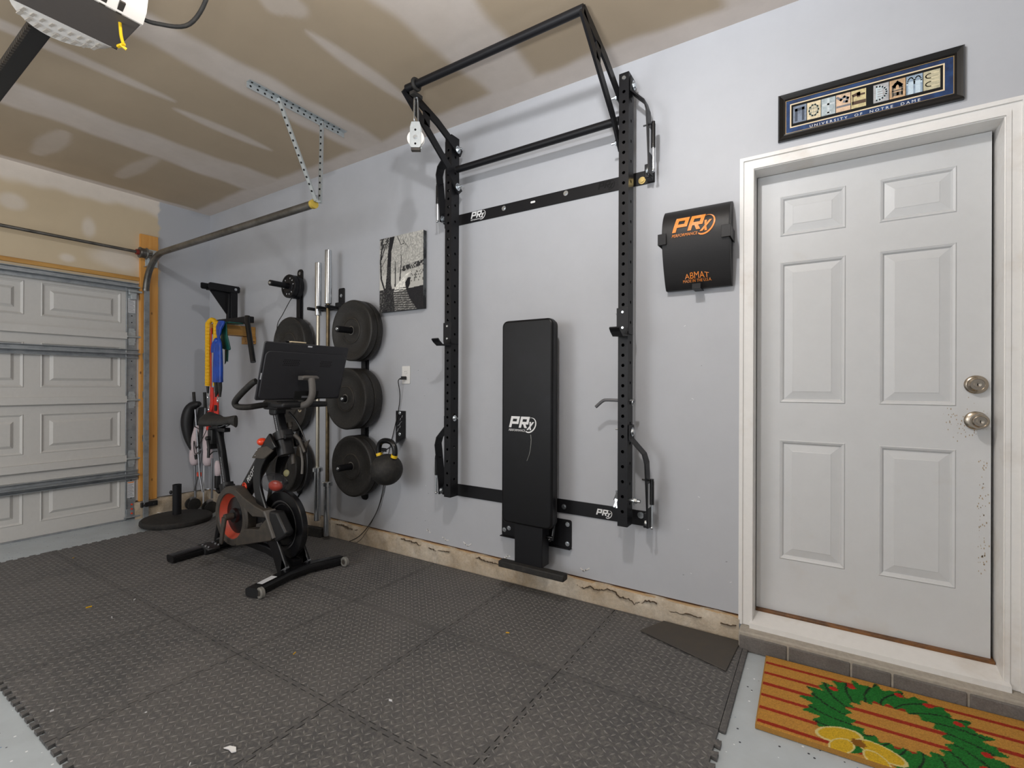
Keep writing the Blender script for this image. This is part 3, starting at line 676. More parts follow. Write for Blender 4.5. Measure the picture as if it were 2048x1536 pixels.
# ------------------------------------------------------------------ bolts, logos
def bolt(b, p, ax, r=.012, h=.006, stud=0):
    p = V(p); ax = V(ax).normalized()
    b.cyl(p, p + ax * .0025, r * 1.35, n=20); b.cyl(p + ax * .0025, p + ax * (.0025 + h), r * .85, n=6)
    if stud: b.cyl(p, p + ax * (.01 + stud), r * .42, n=8)
    return b
def prx(b, o, u, v, w_, ext, word=True):
    """slanted block letters P R and a small x inside a swoosh"""
    o, u, v, ext = V(o), V(u), V(v), V(ext); k = w_ / 2.9; sh = .26
    uu = u * k; vv = v * k + u * (k * sh)
    t = .24
    def rc(x0, x1, y0, y1):
        m_ = max(1, math.ceil((y1 - y0) / .22))
        for i_ in range(m_):
            a_, e_ = y0 + (y1 - y0) * i_ / m_, y0 + (y1 - y0) * (i_ + 1) / m_; b.prism([(x0, a_), (x1, a_), (x1, e_), (x0, e_)], o, uu, vv, ext)
    for dx in (0, 1.02):
        rc(dx, dx + t, 0, 1); rc(dx + t, dx + .9, .78, 1); rc(dx + .9 - t, dx + .9, .54, .78); rc(dx + t, dx + .9, .32, .54)
    b.prism([(1.40, .32), (1.64, .32), (1.86, 0), (1.60, 0)], o, uu, vv, ext)
    for q in ([(1.86, -.16), (2.04, -.16), (2.24, .16), (2.06, .16)], [(2.06, .16), (2.24, .16), (2.46, .56), (2.29, .56)]): b.prism(q, o, uu, vv, ext * 1.5)
    b.prism([(1.98, .56), (2.14, .56), (2.16, .36), (2.08, .22)], o, uu, vv, ext); b.prism([(2.34, -.16), (2.18, -.16), (2.14, .0), (2.22, .12)], o, uu, vv, ext)
    n = 16                                                       # crescent swoosh round the x
    P = [(2.12 + .60 * math.cos(R(a)), .26 + .68 * math.sin(R(a))) for a in [120 - 240 * i / n for i in range(n + 1)]]
    Q = [(2.07 + .54 * math.cos(R(a)), .30 + .61 * math.sin(R(a))) for a in [120 - 240 * i / n for i in range(n + 1)]]
    for i in range(n): b.prism([P[i], P[i + 1], Q[i + 1], Q[i]], o, uu, vv, ext)
    if word: b.text('PERFORMANCE', o + v * (-.33 * k) - u * (.02 * k), u, v, 1.72 * k, ext, .2 * k, .25)
    return b
def holed(b, o, u, v, W_, L, cs, r, nn, n=10, depth=.005):
    """flat strip W_ wide, L long, with real round holes at heights cs (centre line)"""
    o, u, v, nn = V(o), V(u), V(v), V(nn); lim = [0] + [(a + c) / 2 for a, c in zip(cs[:-1], cs[1:])] + [L]
    for i, c in enumerate(cs):
        a, e = lim[i], lim[i + 1]; out = []; inn = []
        for k in range(n):
            th = 2 * math.pi * (k + .5) / n; dx, dy = math.cos(th), math.sin(th); hx, hy = W_ / 2, (e - c if dy > 0 else c - a)
            q = min(hx / abs(dx) if abs(dx) > 1e-6 else 9, hy / abs(dy) if abs(dy) > 1e-6 else 9)
            out.append((dx * q, c + dy * q)); inn.append((dx * r, c + dy * r))
        corners = [(W_ / 2, e), (-W_ / 2, e), (-W_ / 2, a), (W_ / 2, a)]
        vs2 = [o + u * x + v * y for x, y in out + inn + corners] + [o + u * x + v * y - nn * depth for x, y in inn]
        fs2 = []
        for k in range(n):
            k2 = (k + 1) % n; fs2.append((k, k2, n + k2, n + k)); fs2.append((n + k, n + k2, 2 * n + 4 + k2, 2 * n + 4 + k))
            # corner triangle when consecutive outer points lie on different sides
            for ci, cc in enumerate(corners):
                p, q = out[k], out[k2]
                onx = lambda s_: abs(abs(s_[0]) - W_ / 2) < 1e-6
                if onx(p) != onx(q):
                    side = p if onx(p) else q; oth = q if onx(p) else p
                    if abs(side[0] - cc[0]) < 1e-6 and abs(oth[1] - cc[1]) < 1e-6: fs2.append((k, 2 * n + ci, k2))
        b.add(vs2, fs2)
    return b
# ------------------------------------------------------------------ folding wall rack
RF, RB_, RZ0, RZ1 = -.15, -.074, .527, 2.80
rk = thing('squat_rack', (3.85, -.08, .527), 'tall black wall-mounted squat rack with two punched uprights and pull-up bars', 'squat rack')
hz = [.075, .15, .225, .3, .375, .45] + [.502 + .0508 * k for k in range(34)]
hz = [h for h in hz if h < 2.25]
def upright(x0):
    b = MB(); x1 = x0 + .0508; L = RZ1 - RZ0; hs = hz + [2.25]
    holed(b, ((x0 + x1) / 2, RF, RZ0), X, Z, .0508, L, hs, .0085, -Y); holed(b, ((x0 + x1) / 2, RB_, RZ0), X, Z, .0508, L, hs, .0085, Y)
    side = [.11 + .1016 * k for k in range(21)] + [2.2]
    holed(b, (x1, (RF + RB_) / 2, RZ0), Y, Z, .076, L, side, .0085, X); holed(b, (x0, (RF + RB_) / 2, RZ0), Y, Z, .076, L, side, .0085, -X)
    b.box(x0, x1, RF, RB_, RZ1 - .003, RZ1); b.box(x0 + .004, x1 - .004, RF + .004, RB_ - .004, RZ0, RZ0 + .003)
    return link('upright', b, black_powder, rk, smooth=0)
uL, uR = upright(3.258), upright(4.396)
for (x, y, z, ax) in ((3.309, -.112, 1.022, X),):
    b = MB(); bolt(b, (x, y, z), ax, .014, stud=.02); link('bolt', b, zinc, uL)
for z in (1.01, 2.05): 
    b = MB(); bolt(b, (4.396, -.112, z - .45 if z > 2 else z), -X, .011, stud=.015); link('bolt', b, zinc, uR)
b = MB(); b.lathe([(0, 0), (.011, 0), (.009, .003), (0, .003)], (4.421, RF, 2.775), -Y, 14, closed=False); link('cap_plug', b, zinc, uR)
def stringer(z0, z1, xa, xb, name='stringer'):
    b = MB(); b.box(xa, xb, -.0065, -.0005, z0, z1); return link(name, b, black_powder, rk, bevel=.0015)
s1 = stringer(2.279, 2.348, 3.13, 4.535); s2 = stringer(.505, .583, 3.10, 4.515)
tag(link('logo', prx(MB(), (3.352, -.0067, 2.303), X, Z, .12, Y * -.0008), white_print, s1, smooth=0), 'white printed logo')
tag(link('logo', prx(MB(), (4.225, -.0067, 2.305), X, Z, .1, Y * -.0008, False), hole_dark, s1, smooth=0), 'cut-out logo')
tag(link('logo', prx(MB(), (4.222, -.0067, .527), X, Z, .095, Y * -.0008, False), white_print, s2, smooth=0), 'cut-out logo with pale wall showing')
for x in (3.608, 4.031): b = MB(); bolt(b, (x, -.0065, 2.322 if x < 4 else 2.326), -Y, .011, .005); link('bolt', b, zinc, s1)
link('slot', MB().prism(rrect(.016, .006, .0055), (3.814, -.0066, 2.32), X, Z, Y * -.0006), white_print, s1, smooth=0)
b = MB(); bolt(b, (4.027, -.0065, .542), -Y, .011, .005); link('bolt', b, zinc, s2)
b = MB(); bolt(b, (4.47, -.0065, .56), -Y, .013, .005); link('bolt', b, zinc, s2)
b = MB(); bolt(b, (4.47, -.0065, 2.30), -Y, .014, .004); link('bolt', b, brass, s1)
def hinge(sd, z_top, z_bot, xu):
    """bent strap from the upright's outer face to the stringer end; sd = +1 right, -1 left"""
    o_ = xu
    pr = [(-.032, -.004), (.032, -.004), (.032, .004), (-.032, .004)]
    pts = [(o_ + sd * .006, -.11, z_top + .035), (o_ + sd * .006, -.11, z_top - .035), (o_ + sd * .072, -.11, z_top - .105), (o_ + sd * .085, -.11, z_top - .15), (o_ + sd * .085, -.075, z_bot + .06), (o_ + sd * .085, -.07, z_bot - .02)]
    b = MB(); b.sweep(pts, pr, up=(sd, 0, .001)); h = link('hinge_arm', b, black_powder, rk, smooth=0, bevel=.001)
    b = MB(); bolt(b, (o_ + sd * .011, -.11, z_top), (sd, 0, 0), .017, .008); link('bolt', b, zinc, h)
    xb = o_ + sd * .085
    b = MB(); b.box(min(xb - sd * .03, xb), max(xb - sd * .03, xb), -.07, -.0065, z_bot - .03, z_bot + .04); link('hinge_block', b, black_powder, h, bevel=.003)
    b = MB(); bolt(b, (xb - .004 if sd > 0 else xb + .004, -.08, z_bot + .0), (1, 0, 0) if sd < 0 else (-1, 0, 0), .016, .01); link('bolt', b, zinc, h)
    xs_ = o_ + sd * .108; zt = z_bot + .215
    b = MB(); b.tube([(xs_, -.1, zt), (xs_, -.1, zt + .012)], .009, 10); b.cyl((xs_, -.1, z_bot + .1), (xs_, -.1, zt), .0105, n=14); b.cyl((xs_ - sd * .05, -.1, zt + .004), (xs_, -.1, zt + .004), .004, n=8); link('gas_spring', b, black_gloss, h, smooth=40)
    b = MB(); b.cyl((xs_, -.1, z_bot - .01), (xs_, -.1, z_bot + .1), .005, n=10); b.ball((xs_, -.1, z_bot - .015), .009, 8); link('spring_rod', b, chrome, h)
    b = MB(); b.box(xb + sd * .0045, xb + sd * .0058, -.1, -.06, z_bot + .08, z_bot + .2); link('warning_sticker', b, label_white, h, smooth=0)
hinge(1, 2.745, 2.312, 4.447); hinge(1, 1.0, .545, 4.447); hinge(-1, 2.735, 2.312, 3.258); hinge(-1, 1.0, .545, 3.258)
# pull-up bars carried by two triangular arms
UB = V((0, -.555, 2.868)); LBar = V((0, -.115, 2.587))
for x, xo in ((3.323, 1), (4.382, -1)):
    b = MB(); pr = [(-.006, -.024), (.006, -.024), (.006, .024), (-.006, .024)]
    b.sweep([(x, -.085, 2.45), (x, -.2, 2.575), (x, UB.y - .02, UB.z - .012)], pr, up=(0, .6, 1)); a_ = link('arm', b, black_powder, rk, smooth=0)
    b = MB(); b.sweep([(x, -.075, 2.70), (x, -.14, 2.73), (x, -.3, 2.80), (x, -.46, 2.845), (x, UB.y, UB.z)], pr, up=(0, .3, 1)); a2 = link('arm', b, black_powder, rk, smooth=0)
    b = MB(); b.sweep([(x, -.395, 2.815), (x, -.395, 2.735)], pr, up=(0, 1, 0)); link('arm_web', b, black_powder, a2, smooth=0)
    for z in (2.478, 2.712):
        b = MB(); bolt(b, (x + xo * .006, -.112, z), (xo, 0, 0), .017, .009, stud=.022); link('bolt', b, zinc, a_)
b = MB(); b.cyl((3.325, UB.y, UB.z), (4.385, UB.y, UB.z), .0205, n=18); link('pull_up_bar', b, black_powder, rk, smooth=40)
b = MB(); b.cyl((3.325, LBar.y, LBar.z), (4.385, LBar.y, LBar.z), .0205, n=18); link('pull_up_bar', b, black_powder, rk, smooth=40)
def jcup(x, sd):
    xc = x + .0254
    lb = 'black J-shaped bar catch hooked on the %s rack upright' % ('left' if sd < 0 else 'right')
    t = thing('j_cup', (xc, RF, 1.47), lb, 'bar holder')
    b = MB(); b.box(x - .006, x + .057, RF - .007, RF - .0005, 1.5, 1.622); p1 = link('back_plate', b, black_powder, t, bevel=.002)
    b = MB(); b.sweep([(xc, RF - .004, 1.52), (xc, RF - .006, 1.482), (xc, RF - .075, 1.478), (xc, RF - .105, 1.497), (xc, RF - .12, 1.513)], [(-.026, -.005), (.026, -.005), (.026, .005), (-.026, .005)], up=(0, -.5, 1)); link('hook', b, black_powder, t, smooth=0, bevel=.001)
    for z in (1.522, 1.6): link('screw', MB().lathe([(0, 0), (.008, 0), (.006, .003), (0, .003)], (xc, RF - .007, z), -Y, 12, closed=False), zinc, p1)
    b = MB(); b.box(x + .0515, x + .057, RF - .003, RF + .06, 1.49, 1.53); link('side_tab', b, black_powder, t, bevel=.001)
jcup(3.258, -1); jcup(4.396, 1)
b = MB(); b.tube(spline([(4.47, -.112, 1.157), (4.4, -.112, 1.157), (4.325, -.112, 1.158), (4.3, -.112, 1.152), (4.262, -.112, 1.12)], 5), .0085, 10)
pin = tag(link('safety_pin', b, mat('grey_pin_steel', (120, 120, 124), .35, .7), loc=(4.36, -.112, 1.15)), 'grey steel pin with bent handle through the right rack upright', 'pin')
b = MB(); b.tube([(4.462 + .004 * math.cos(a), -.112 + .012 * math.sin(a), 1.15 + .016 * math.cos(a)) for a in [2 * math.pi * k / 14 for k in range(14)]], .002, 6, closed=True); link('retaining_ring', b, chrome, pin)
b = MB(); b.cyl((4.38, -.112, .655), (4.50, -.112, .655), .009, n=10); bolt(b, (4.47, -.112, .655), X, .016, .012)
wb_ = tag(link('wing_bolt', b, zinc, loc=(4.42, -.112, .655)), 'zinc wing bolt through the foot of the right rack upright', 'bolt')
for q in ((0, 1), (.6, .8), (-.5, -.9), (.4, -1)):
    link('wing', MB().obox((4.384 - .01 * abs(q[0]), -.125, .655 + .02 * q[1]), (.05, .008, .006), (q[0] * .6, -.2, q[1]), X), zinc, wb_, smooth=0)
# pulley hanging from the upper bar
pl = thing('cable_pulley', (3.42, UB.y, 2.56), 'silver cable pulley hanging by a carabiner from the upper pull-up bar', 'pulley')
px_ = 3.395
b = MB(); b.tube([(px_ + .0, UB.y + .026 * math.cos(a), UB.z + .026 * math.sin(a)) for a in [2 * math.pi * k / 18 for k in range(18)]], .011, 8, closed=True); b.obox((px_, UB.y, UB.z - .06), (.03, .018, .07), X, Z); link('strap', b, black_rubber, pl, smooth=60)
b = MB(); b.tube(spline([(px_, UB.y - .012, UB.z - .08), (px_ - .0, UB.y - .014, UB.z - .19), (px_, UB.y, UB.z - .205), (px_, UB.y + .014, UB.z - .19), (px_, UB.y + .012, UB.z - .08), (px_, UB.y, UB.z - .07)], 4), .005, 8, closed=True); link('carabiner', b, chrome, pl)
n_ = V((.54, -.84, 0)); u_ = V((.84, .54, 0)); c_ = V((px_, UB.y, UB.z - .285))
for k in (-1, 1):
    b = MB(); b.prism([(-.022, .075), (.022, .075), (.03, .045), (.03, -.055), (.022, -.065), (-.022, -.065), (-.03, -.055), (-.03, .045)], c_ + n_ * (k * .014), u_, Z, n_ * (.003 * k)); sp = link('side_plate', b, galv_light, pl, bevel=.001)
    b = MB(); bolt(b, c_ + n_ * (k * .017) - Z * .01, n_ * k, .009, .004); link('axle_bolt', b, zinc, sp)
for dz in (.03, -.045): link('hole', MB().cyl(c_ + n_ * .0171 + Z * dz, c_ + n_ * .0178 + Z * dz, .006, n=10), hole_dark, sp, smooth=0)
link('wheel', MB().lathe([(.006, -.011), (.046, -.011), (.046, -.007), (.036, 0), (.046, .007), (.046, .011), (.006, .011)], c_ - Z * .012, n_, 32), outlet_white, pl)
link('bottom_clamp', MB().obox(c_ - Z * .068, (.05, .026, .02), u_, n_), charcoal, pl, bevel=.002)

# ------------------------------------------------------------------ fold-down bench
bn = thing('wall_bench', (3.865, -.1, .2), 'long black padded bench folded upright against the gym wall', 'bench')
b = MB(); b.prism(rrect(.165, .58, .035, 5), (3.865, -.105, 1.022), X, Z, Y * -.056); pd = link('pad', b, vinyl, bn, bevel=.012, seg=3)
b = MB(); b.prism(rrect(.16, .575, .035, 5), (3.868, -.092, 1.022), X, Z, Y * -.013); link('pad_board', b, black_plastic, pd, bevel=.003)
tag(link('logo', prx(MB(), (3.752, -.1612, .992), X, Z, .185, Y * -.0008), white_print, pd, smooth=0), 'white printed logo')
b = MB(); q = [(3.896, .955), (3.899, .93), (3.897, .9), (3.893, .87), (3.885, .84), (3.872, .81)]
for i in range(5): b.strip([q[i], q[i + 1]], .004 - .0005 * i, (0, -.161, 0), X, Z, Y * -.0007)
tag(link('chalk_scratch', b, mat('chalk_scratch', (160, 162, 158), .8, var=(400, .6)), pd, smooth=0), 'pale scratch in the vinyl')
b = MB(); b.box(3.8, 3.93, -.092, -.02, .42, 1.5); link('bench_beam', b, black_powder, bn, bevel=.003)
b = MB(); b.prism(rrect(.236, .08, .012), (3.838, -.001, .39), X, Z, Y * -.006); b.box(3.602, 4.074, -.03, -.001, .308, .313); pt = link('wall_plate', b, black_powder, bn, bevel=.001)
for x, z in ((3.622, .345), (4.05, .445), (4.05, .335), (3.655, .36)): b = MB(); bolt(b, (x, -.007, z), -Y, .01, .005); link('bolt', b, zinc, pt)
b = MB(); b.box(3.785, 3.965, -.15, -.07, .222, .475); lg = link('leg', b, black_powder, bn, bevel=.003)
b = MB(); b.box(3.695, 4.112, -.185, -.13, .188, .224); link('foot', b, black_rubber, lg, bevel=.006)
b = MB(); b.cyl((3.965, -.1, .385), (4.005, -.1, .385), .009); b.cyl((4.0, -.1, .37), (4.0, -.06, .5), .008); b.ball((3.99, -.11, .375), .012, 8); link('gas_spring', b, black_gloss, bn)
# ------------------------------------------------------------------ curved sit-up pad
am = thing('situp_pad', (4.755, 0, 1.705), 'curved black sit-up pad with orange logos clipped to the wall beside the door', 'exercise pad')
def ab_y(z):
    t = min(max((2.105 - z) / .4, 0), 1); return -(.008 + .098 * math.sin(math.pi * t ** .62) ** .8 + .025 * t)
b = MB(); zs_ = [2.105 - .4 * k / 24 for k in range(25)]; sec = [(ab_y(z), z) for z in zs_] + [(-.006, 1.705), (-.006, 2.105)]
b.prism([(y, z) for y, z in sec], (4.602, 0, 0), Y, Z, X * .303); apad = link('pad', b, abmat_m, am, smooth=40, bevel=.004)
def wrap(b):
    b.v = [(x, ab_y(z) - .0022 + y, z) for x, y, z in b.v]; return b
tag(link('logo', wrap(prx(MB(), (4.652, 0, 1.966), X, Z, .2, Y * -.0008)), orange_print, apad, smooth=0), 'orange printed logo')
b = MB(); b.text('MADE IN THE U.S.A.', (4.69, 0, 1.733), X, Z, .13, Y * -.0008, .013, .1)
vs0 = len(b.v); b.text('ABMAT', (4.70, 0, 1.749), X, Z, .11, Y * -.0008, .03, 0)
b.v = b.v[:vs0] + [(x, y, 1.749 + (z - 1.749) * (.55 + .45 * math.cos((x - 4.755) / .055 * 1.35))) for x, y, z in b.v[vs0:]]
tag(link('logo', wrap(b), orange_print, apad, smooth=0), 'arched orange lettering')
for x0, x1, z0, z1 in ((4.585, 4.625, 1.915, 1.968), (4.872, 4.912, 1.91, 1.965)):
    b = MB(); yy = ab_y(1.94) - .006; b.box(x0, x1, yy - .004, yy, z0, z1)
    xe = x0 if x0 < 4.7 else x1 - .004; b.box(xe, xe + .004, yy, 0, z0, z1); link('clip', b, black_powder, am, bevel=.001)
b = MB(); b.box(4.735, 4.775, -.075, -.071, 1.698, 1.722); b.box(4.735, 4.775, -.075, 0, 1.696, 1.70); link('clip', b, black_powder, am, bevel=.001)
# ------------------------------------------------------------------ framed letter print over the door
fp = thing('framed_print', (5.4, 0, 2.33), 'long black framed letter print above the white door', 'framed picture')
b = MB(); x0, x1, z0, z1 = 5.091, 5.713, 2.331, 2.536; prof = [(0, 0), (0, -.016), (.005, -.024), (.012, -.02), (.022, -.014), (.027, -.016), (.03, -.008)]; vs2 = []
for a, y in prof: vs2 += [(x0 + a, y, z0 + a), (x1 - a, y, z0 + a), (x1 - a, y, z1 - a), (x0 + a, y, z1 - a)]
b.add(vs2, [(k * 4 + i, k * 4 + (i + 1) % 4, k * 4 + 4 + (i + 1) % 4, k * 4 + 4 + i) for k in range(len(prof) - 1) for i in range(4)]); link('frame', b, frame_black, fp, smooth=0)
def ring(x0, x1, z0, z1, w_, y, t):
    b = MB(); b.box(x0, x1, y - t, y, z0, z0 + w_); b.box(x0, x1, y - t, y, z1 - w_, z1); b.box(x0, x0 + w_, y - t, y, z0 + w_, z1 - w_); b.box(x1 - w_, x1, y - t, y, z0 + w_, z1 - w_); return b
link('fillet', ring(x0 + .028, x1 - .028, z0 + .028, z1 - .028, .003, -.006, .004), gold_line, fp, smooth=0)
b = MB(); b.box(x0 + .025, x1 - .025, -.0065, -.002, z0 + .025, z1 - .025); mb_ = link('mat_board', b, nav_mat, fp, smooth=0)
link('inner_mat', ring(5.137, 5.657, 2.383, 2.489, .005, -.0065, .001), cream, mb_, smooth=0)
b = MB(); b.box(5.142, 5.652, -.0072, -.0065, 2.388, 2.484); bp = link('backing', b, hole_dark, fp, smooth=0)
words = ['UNIVERSITY', 'OF', 'NOTRE', 'DAME']; full = '  '.join(words); kx_ = .372 / text_mesh(full, 0, 0, 1.5)[2]
for k, wd in enumerate(words): link('caption', MB().text(wd, (5.212 + .372 - kx_ * text_mesh('  '.join(words[k:]), 0, 0, 1.5)[2], -.0066, 2.3655), X, Z, kx_ * text_mesh(wd, 0, 0, 1.5)[2], Y * -.0006, .0105, 0, 0, 1.5), white_print, mb_, smooth=0)
tile_bg = [(120, 132, 150), (222, 206, 172), (178, 190, 194), (222, 190, 160), (214, 198, 150), (178, 178, 180), (206, 170, 132), (150, 170, 190), (198, 190, 160)]
tile_fg = [(60, 70, 86), (150, 160, 150), (208, 216, 218), (122, 124, 132), (84, 60, 44), (212, 226, 232), (110, 104, 96), (206, 224, 236), (232, 220, 186)]
tx = [5.149 + .0528 * k for k in range(5)] + [5.435 + .0528 * k for k in range(4)]
for k, (c, x) in enumerate(zip('NOTREDAME', tx)):
    b = MB(); b.box(x, x + .0505, -.0078, -.0072, 2.4, 2.474); t_ = link('letter_tile', b, mat('tile_paper_%d' % k, tile_bg[k], .6, second=(tuple(int(v * .8) for v in tile_bg[k]), 60, .4, .7)), fp, smooth=0)
    m_ = mat('tile_ink_%d' % k, tile_fg[k], .6, var=(120, .3)); cx, z_ = x + .025, 2.4; q = MB(); o_ = (0, -.0078, 0); ex = Y * -.0005
    S = lambda pts, w_=.007: q.strip([(cx + a, z_ + e) for a, e in pts], w_, o_, X, Z, ex)
    arc = lambda cx_, cz_, rx, rz, a0, a1, w_=.006, n=10: S([(cx_ + rx * math.cos(R(a0 + (a1 - a0) * i / n)), cz_ + rz * math.sin(R(a0 + (a1 - a0) * i / n))) for i in range(n + 1)], w_)
    if c == 'N': S([(-.013, .012), (-.013, .058)], .01); S([(-.013, .056), (.013, .058)], .012); S([(.013, .01), (.013, .06)], .009)
    if c == 'O': arc(0, .037, .017, .024, 0, 360); [S([(a, .02), (a, .054)], .002) for a in (-.008, 0, .008)]; [S([(-.014, e), (.014, e)], .002) for e in (.029, .045)]
    if c == 'T': S([(0, .008), (0, .066)], .008); S([(-.018, .046), (.018, .046)], .008); S([(-.007, .01), (.007, .01)], .006)
    if c == 'R': S([(-.02, .062), (-.008, .05), (.004, .06), (.016, .052), (.012, .038), (.004, .04)], .009); S([(-.02, .022), (.022, .022)], .008)
    if c == 'E' and k < 5: S([(-.016, .054), (.0, .058), (.0, .05)], .012); S([(0, .053), (.018, .053)], .008); S([(-.016, .022), (.018, .022)], .014); S([(-.019, .02), (-.019, .056)], .003)
    if c == 'D': arc(-.014, .037, .032, .028, -90, 90); S([(-.014, .009), (-.014, .066)], .005); [S([(-.01, e), (.004, e)], .004) for e in (.018, .028, .038, .048, .056)]
    if c == 'A': S([(-.015, .008), (-.015, .05), (0, .066), (.015, .05), (.015, .008)], .005); arc(0, .042, .01, .016, 0, 180, .01); S([(-.015, .03), (.015, .03)], .005); S([(-.008, .016), (-.002, .016)], .014); S([(.004, .016), (.01, .016)], .014)
    if c == 'M': arc(-.011, .04, .011, .026, 0, 180, .005); arc(.011, .04, .011, .026, 0, 180, .005); S([(-.011, .008), (-.011, .042)], .016); S([(.011, .008), (.011, .042)], .016)
    if c == 'E' and k > 5: arc(-.004, .054, .014, .009, 90, 270, .004); arc(-.004, .022, .014, .009, 90, 270, .004); S([(-.004, .063), (.02, .063)], .004); S([(-.004, .045), (.02, .045)], .004); S([(-.004, .031), (.02, .031)], .004); S([(-.004, .013), (.02, .013)], .004)
    link('letter', q, m_, t_, smooth=0)
# ------------------------------------------------------------------ canvas of a boardwalk
cx0, cx1, cz0, cz1 = 2.54, 2.968, 1.757, 2.292
cv = thing('canvas_picture', (2.755, 0, cz0), 'unframed black and white canvas of a tree-lined boardwalk by water', 'picture')
def poly_mask(u, v, P):
    m = np.zeros(u.shape, bool); n = len(P)
    for i in range(n):
        (x1_, y1_), (x2_, y2_) = P[i], P[(i + 1) % n]
        c = ((y1_ > v) != (y2_ > v)) & (u < (x2_ - x1_) * (v - y1_) / (y2_ - y1_ + 1e-12) + x1_); m ^= c
    return m
def seg_mask(u, v, pts, w0, w1):
    m = np.zeros(u.shape, bool); n = len(pts) - 1
    for i in range(n):
        (ax, ay), (bx, by) = pts[i], pts[i + 1]; dx, dy = bx - ax, by - ay
        t = np.clip(((u - ax) * dx + (v - ay) * dy * 1.5) / (dx * dx + dy * dy * 1.5), 0, 1); m |= np.hypot(u - ax - t * dx, (v - ay - t * dy) * 1.25) < (w0 + (w1 - w0) * (i + t) / n)
    return m
def canvas_col(x, z):
    u = (x - cx0) / (cx1 - cx0); v = (z - cz0) / (cz1 - cz0); nz = rng.random(u.shape); n2 = np.repeat(np.repeat(rng.random((u.shape[0] // 3 + 1, u.shape[1] // 3 + 1)), 3, 0), 3, 1)[:u.shape[0], :u.shape[1]]
    g = .62 + .2 * v * 0 + .16 * (nz - .5) + .2 * (n2 - .5)
    g = np.where((v > .3) & (v < .5), .74 + .08 * (nz - .5), g)                     # bright far shore
    w_ = (u > .6) & (v < .5); g = np.where(w_, .62 + .1 * nz - .0 * v, g)
    g = np.where((u > .52) & (v < .27 + .05 * (u - .5)), .05 + .05 * nz, g)         # dark water
    d = np.abs(v - (.545 + .1 * (u - .55))); g = np.where((u > .52) & (d < .035) & (n2 > .35), .12, g)
    g = np.where((u > .72) & (v < .5) & (v > .36) & (n2 > .6), .3, g)
    bank = (v < .3) & (u < .4); g = np.where(bank, .12 + .35 * (n2 > .7) * nz, g)
    walk = poly_mask(u, v, [(.22, 0), (.3, .18), (.38, .33), (.62, .47), (.74, .5), (.6, .4), (.62, .28), (.7, .15), (.86, 0)])
    g = np.where(walk, np.where(((v * 34 + u * 2) % 1 < .4) & (v < .3), .12, .3 + .5 * (v > .26) + .35 * nz * (n2 > .45)), g)
    g = np.where(poly_mask(u, v, [(.62, .28), (.6, .36), (.66, .42), (.72, .42), (.71, .33), (.66, .26)]), .05, g)
    trunk = poly_mask(u, v, [(.06, 0), (.12, .22), (.17, .5), (.2, .8), (.24, 1.0), (.36, 1.0), (.28, .8), (.27, .55), (.27, .38), (.34, .18), (.36, 0)]); g = np.where(trunk, .07 + .2 * (nz > .82) * (v < .6), g)
    for pts, a, e in (([(.12, .3), (.04, .45), (.02, .7), (.06, .9), (.05, 1)], .018, .014), ([(.04, .72), (.12, .86), (.2, .97)], .012, .01), ([(.37, .33), (.375, .45), (.37, .66)], .013, .009), ([(.48, .4), (.5, .55), (.51, .64), (.5, .85)], .014, .004), ([(.42, .99), (.5, .87), (.6, .88)], .008, .005), ([(.05, .62), (.13, .7), (.2, .75)], .006, .004), ([(.55, .92), (.68, .8)], .005, .003)):
        g = np.where(seg_mask(u, v, pts, a, e), .08, g)
    g = np.where((v > .85) & (u < .24) & (n2 > .5), .16, g)
    g = np.clip(g, .01, 1) ** 1.6
    return np.stack([g * 1.0, g * .98, g * .9 + .004], -1)
gridmesh('printed_face', np.linspace(cx0, cx1, 132), np.linspace(cz0, cz1, 166), lambda u, v: (u, np.full_like(u, -.0362), v), {'Col': canvas_col}, canvas_m, parent=cv, loc=(2.755, 0, cz0), flip=False)
b = MB(); b.box(cx0, cx1, -.036, -.004, cz0, cz1); link('wrapped_edge', b, mat('canvas_edge', (92, 96, 98), .7, second=((34, 36, 38), 7, .45, .55)), cv, bevel=.002)

# ------------------------------------------------------------------ outlet, cord
ot = thing('wall_outlet', (2.778, 0, 1.237), 'white duplex wall outlet with a black plug in its lower socket', 'outlet')
b = MB(); b.prism(rrect(.0385, .063, .006), (2.778, -.0005, 1.301), X, Z, Y * -.006); pt = link('cover_plate', b, outlet_white, ot, bevel=.002)
for dz in (.022, -.022):
    so = link('socket', MB().prism(rrect(.017, .014, .011), (2.778, -.0065, 1.301 + dz), X, Z, Y * -.003), outlet_white, pt, bevel=.001)
    for dx in (-.006, .006): link('slot', MB().box(2.778 + dx - .001, 2.778 + dx + .001, -.0098, -.0094, 1.299 + dz, 1.307 + dz), hole_dark, so, smooth=0)
cd = thing('power_cord', (2.6, -.02, fz(2.6)), 'black power cord running from the wall outlet down to the mat', 'cord')
b = MB(); b.prism(rrect(.014, .012, .004), (2.776, -.01, 1.279), X, Z, Y * -.03); b.cyl((2.776, -.03, 1.279), (2.762, -.05, 1.272), .006); link('plug', b, black_plastic, cd, bevel=.003)
b = MB(); b.tube(spline([(2.766, -.046, 1.274), (2.748, -.05, 1.255), (2.735, -.02, 1.16), (2.712, -.012, 1.05), (2.665, -.012, .89), (2.62, -.014, .74), (2.575, -.016, .52), (2.52, -.02, .33), (2.45, -.04, .2), (2.36, -.06, .1), (2.25, -.06, .042)], 6), .0032, 7); link('cable', b, black_rubber, cd)
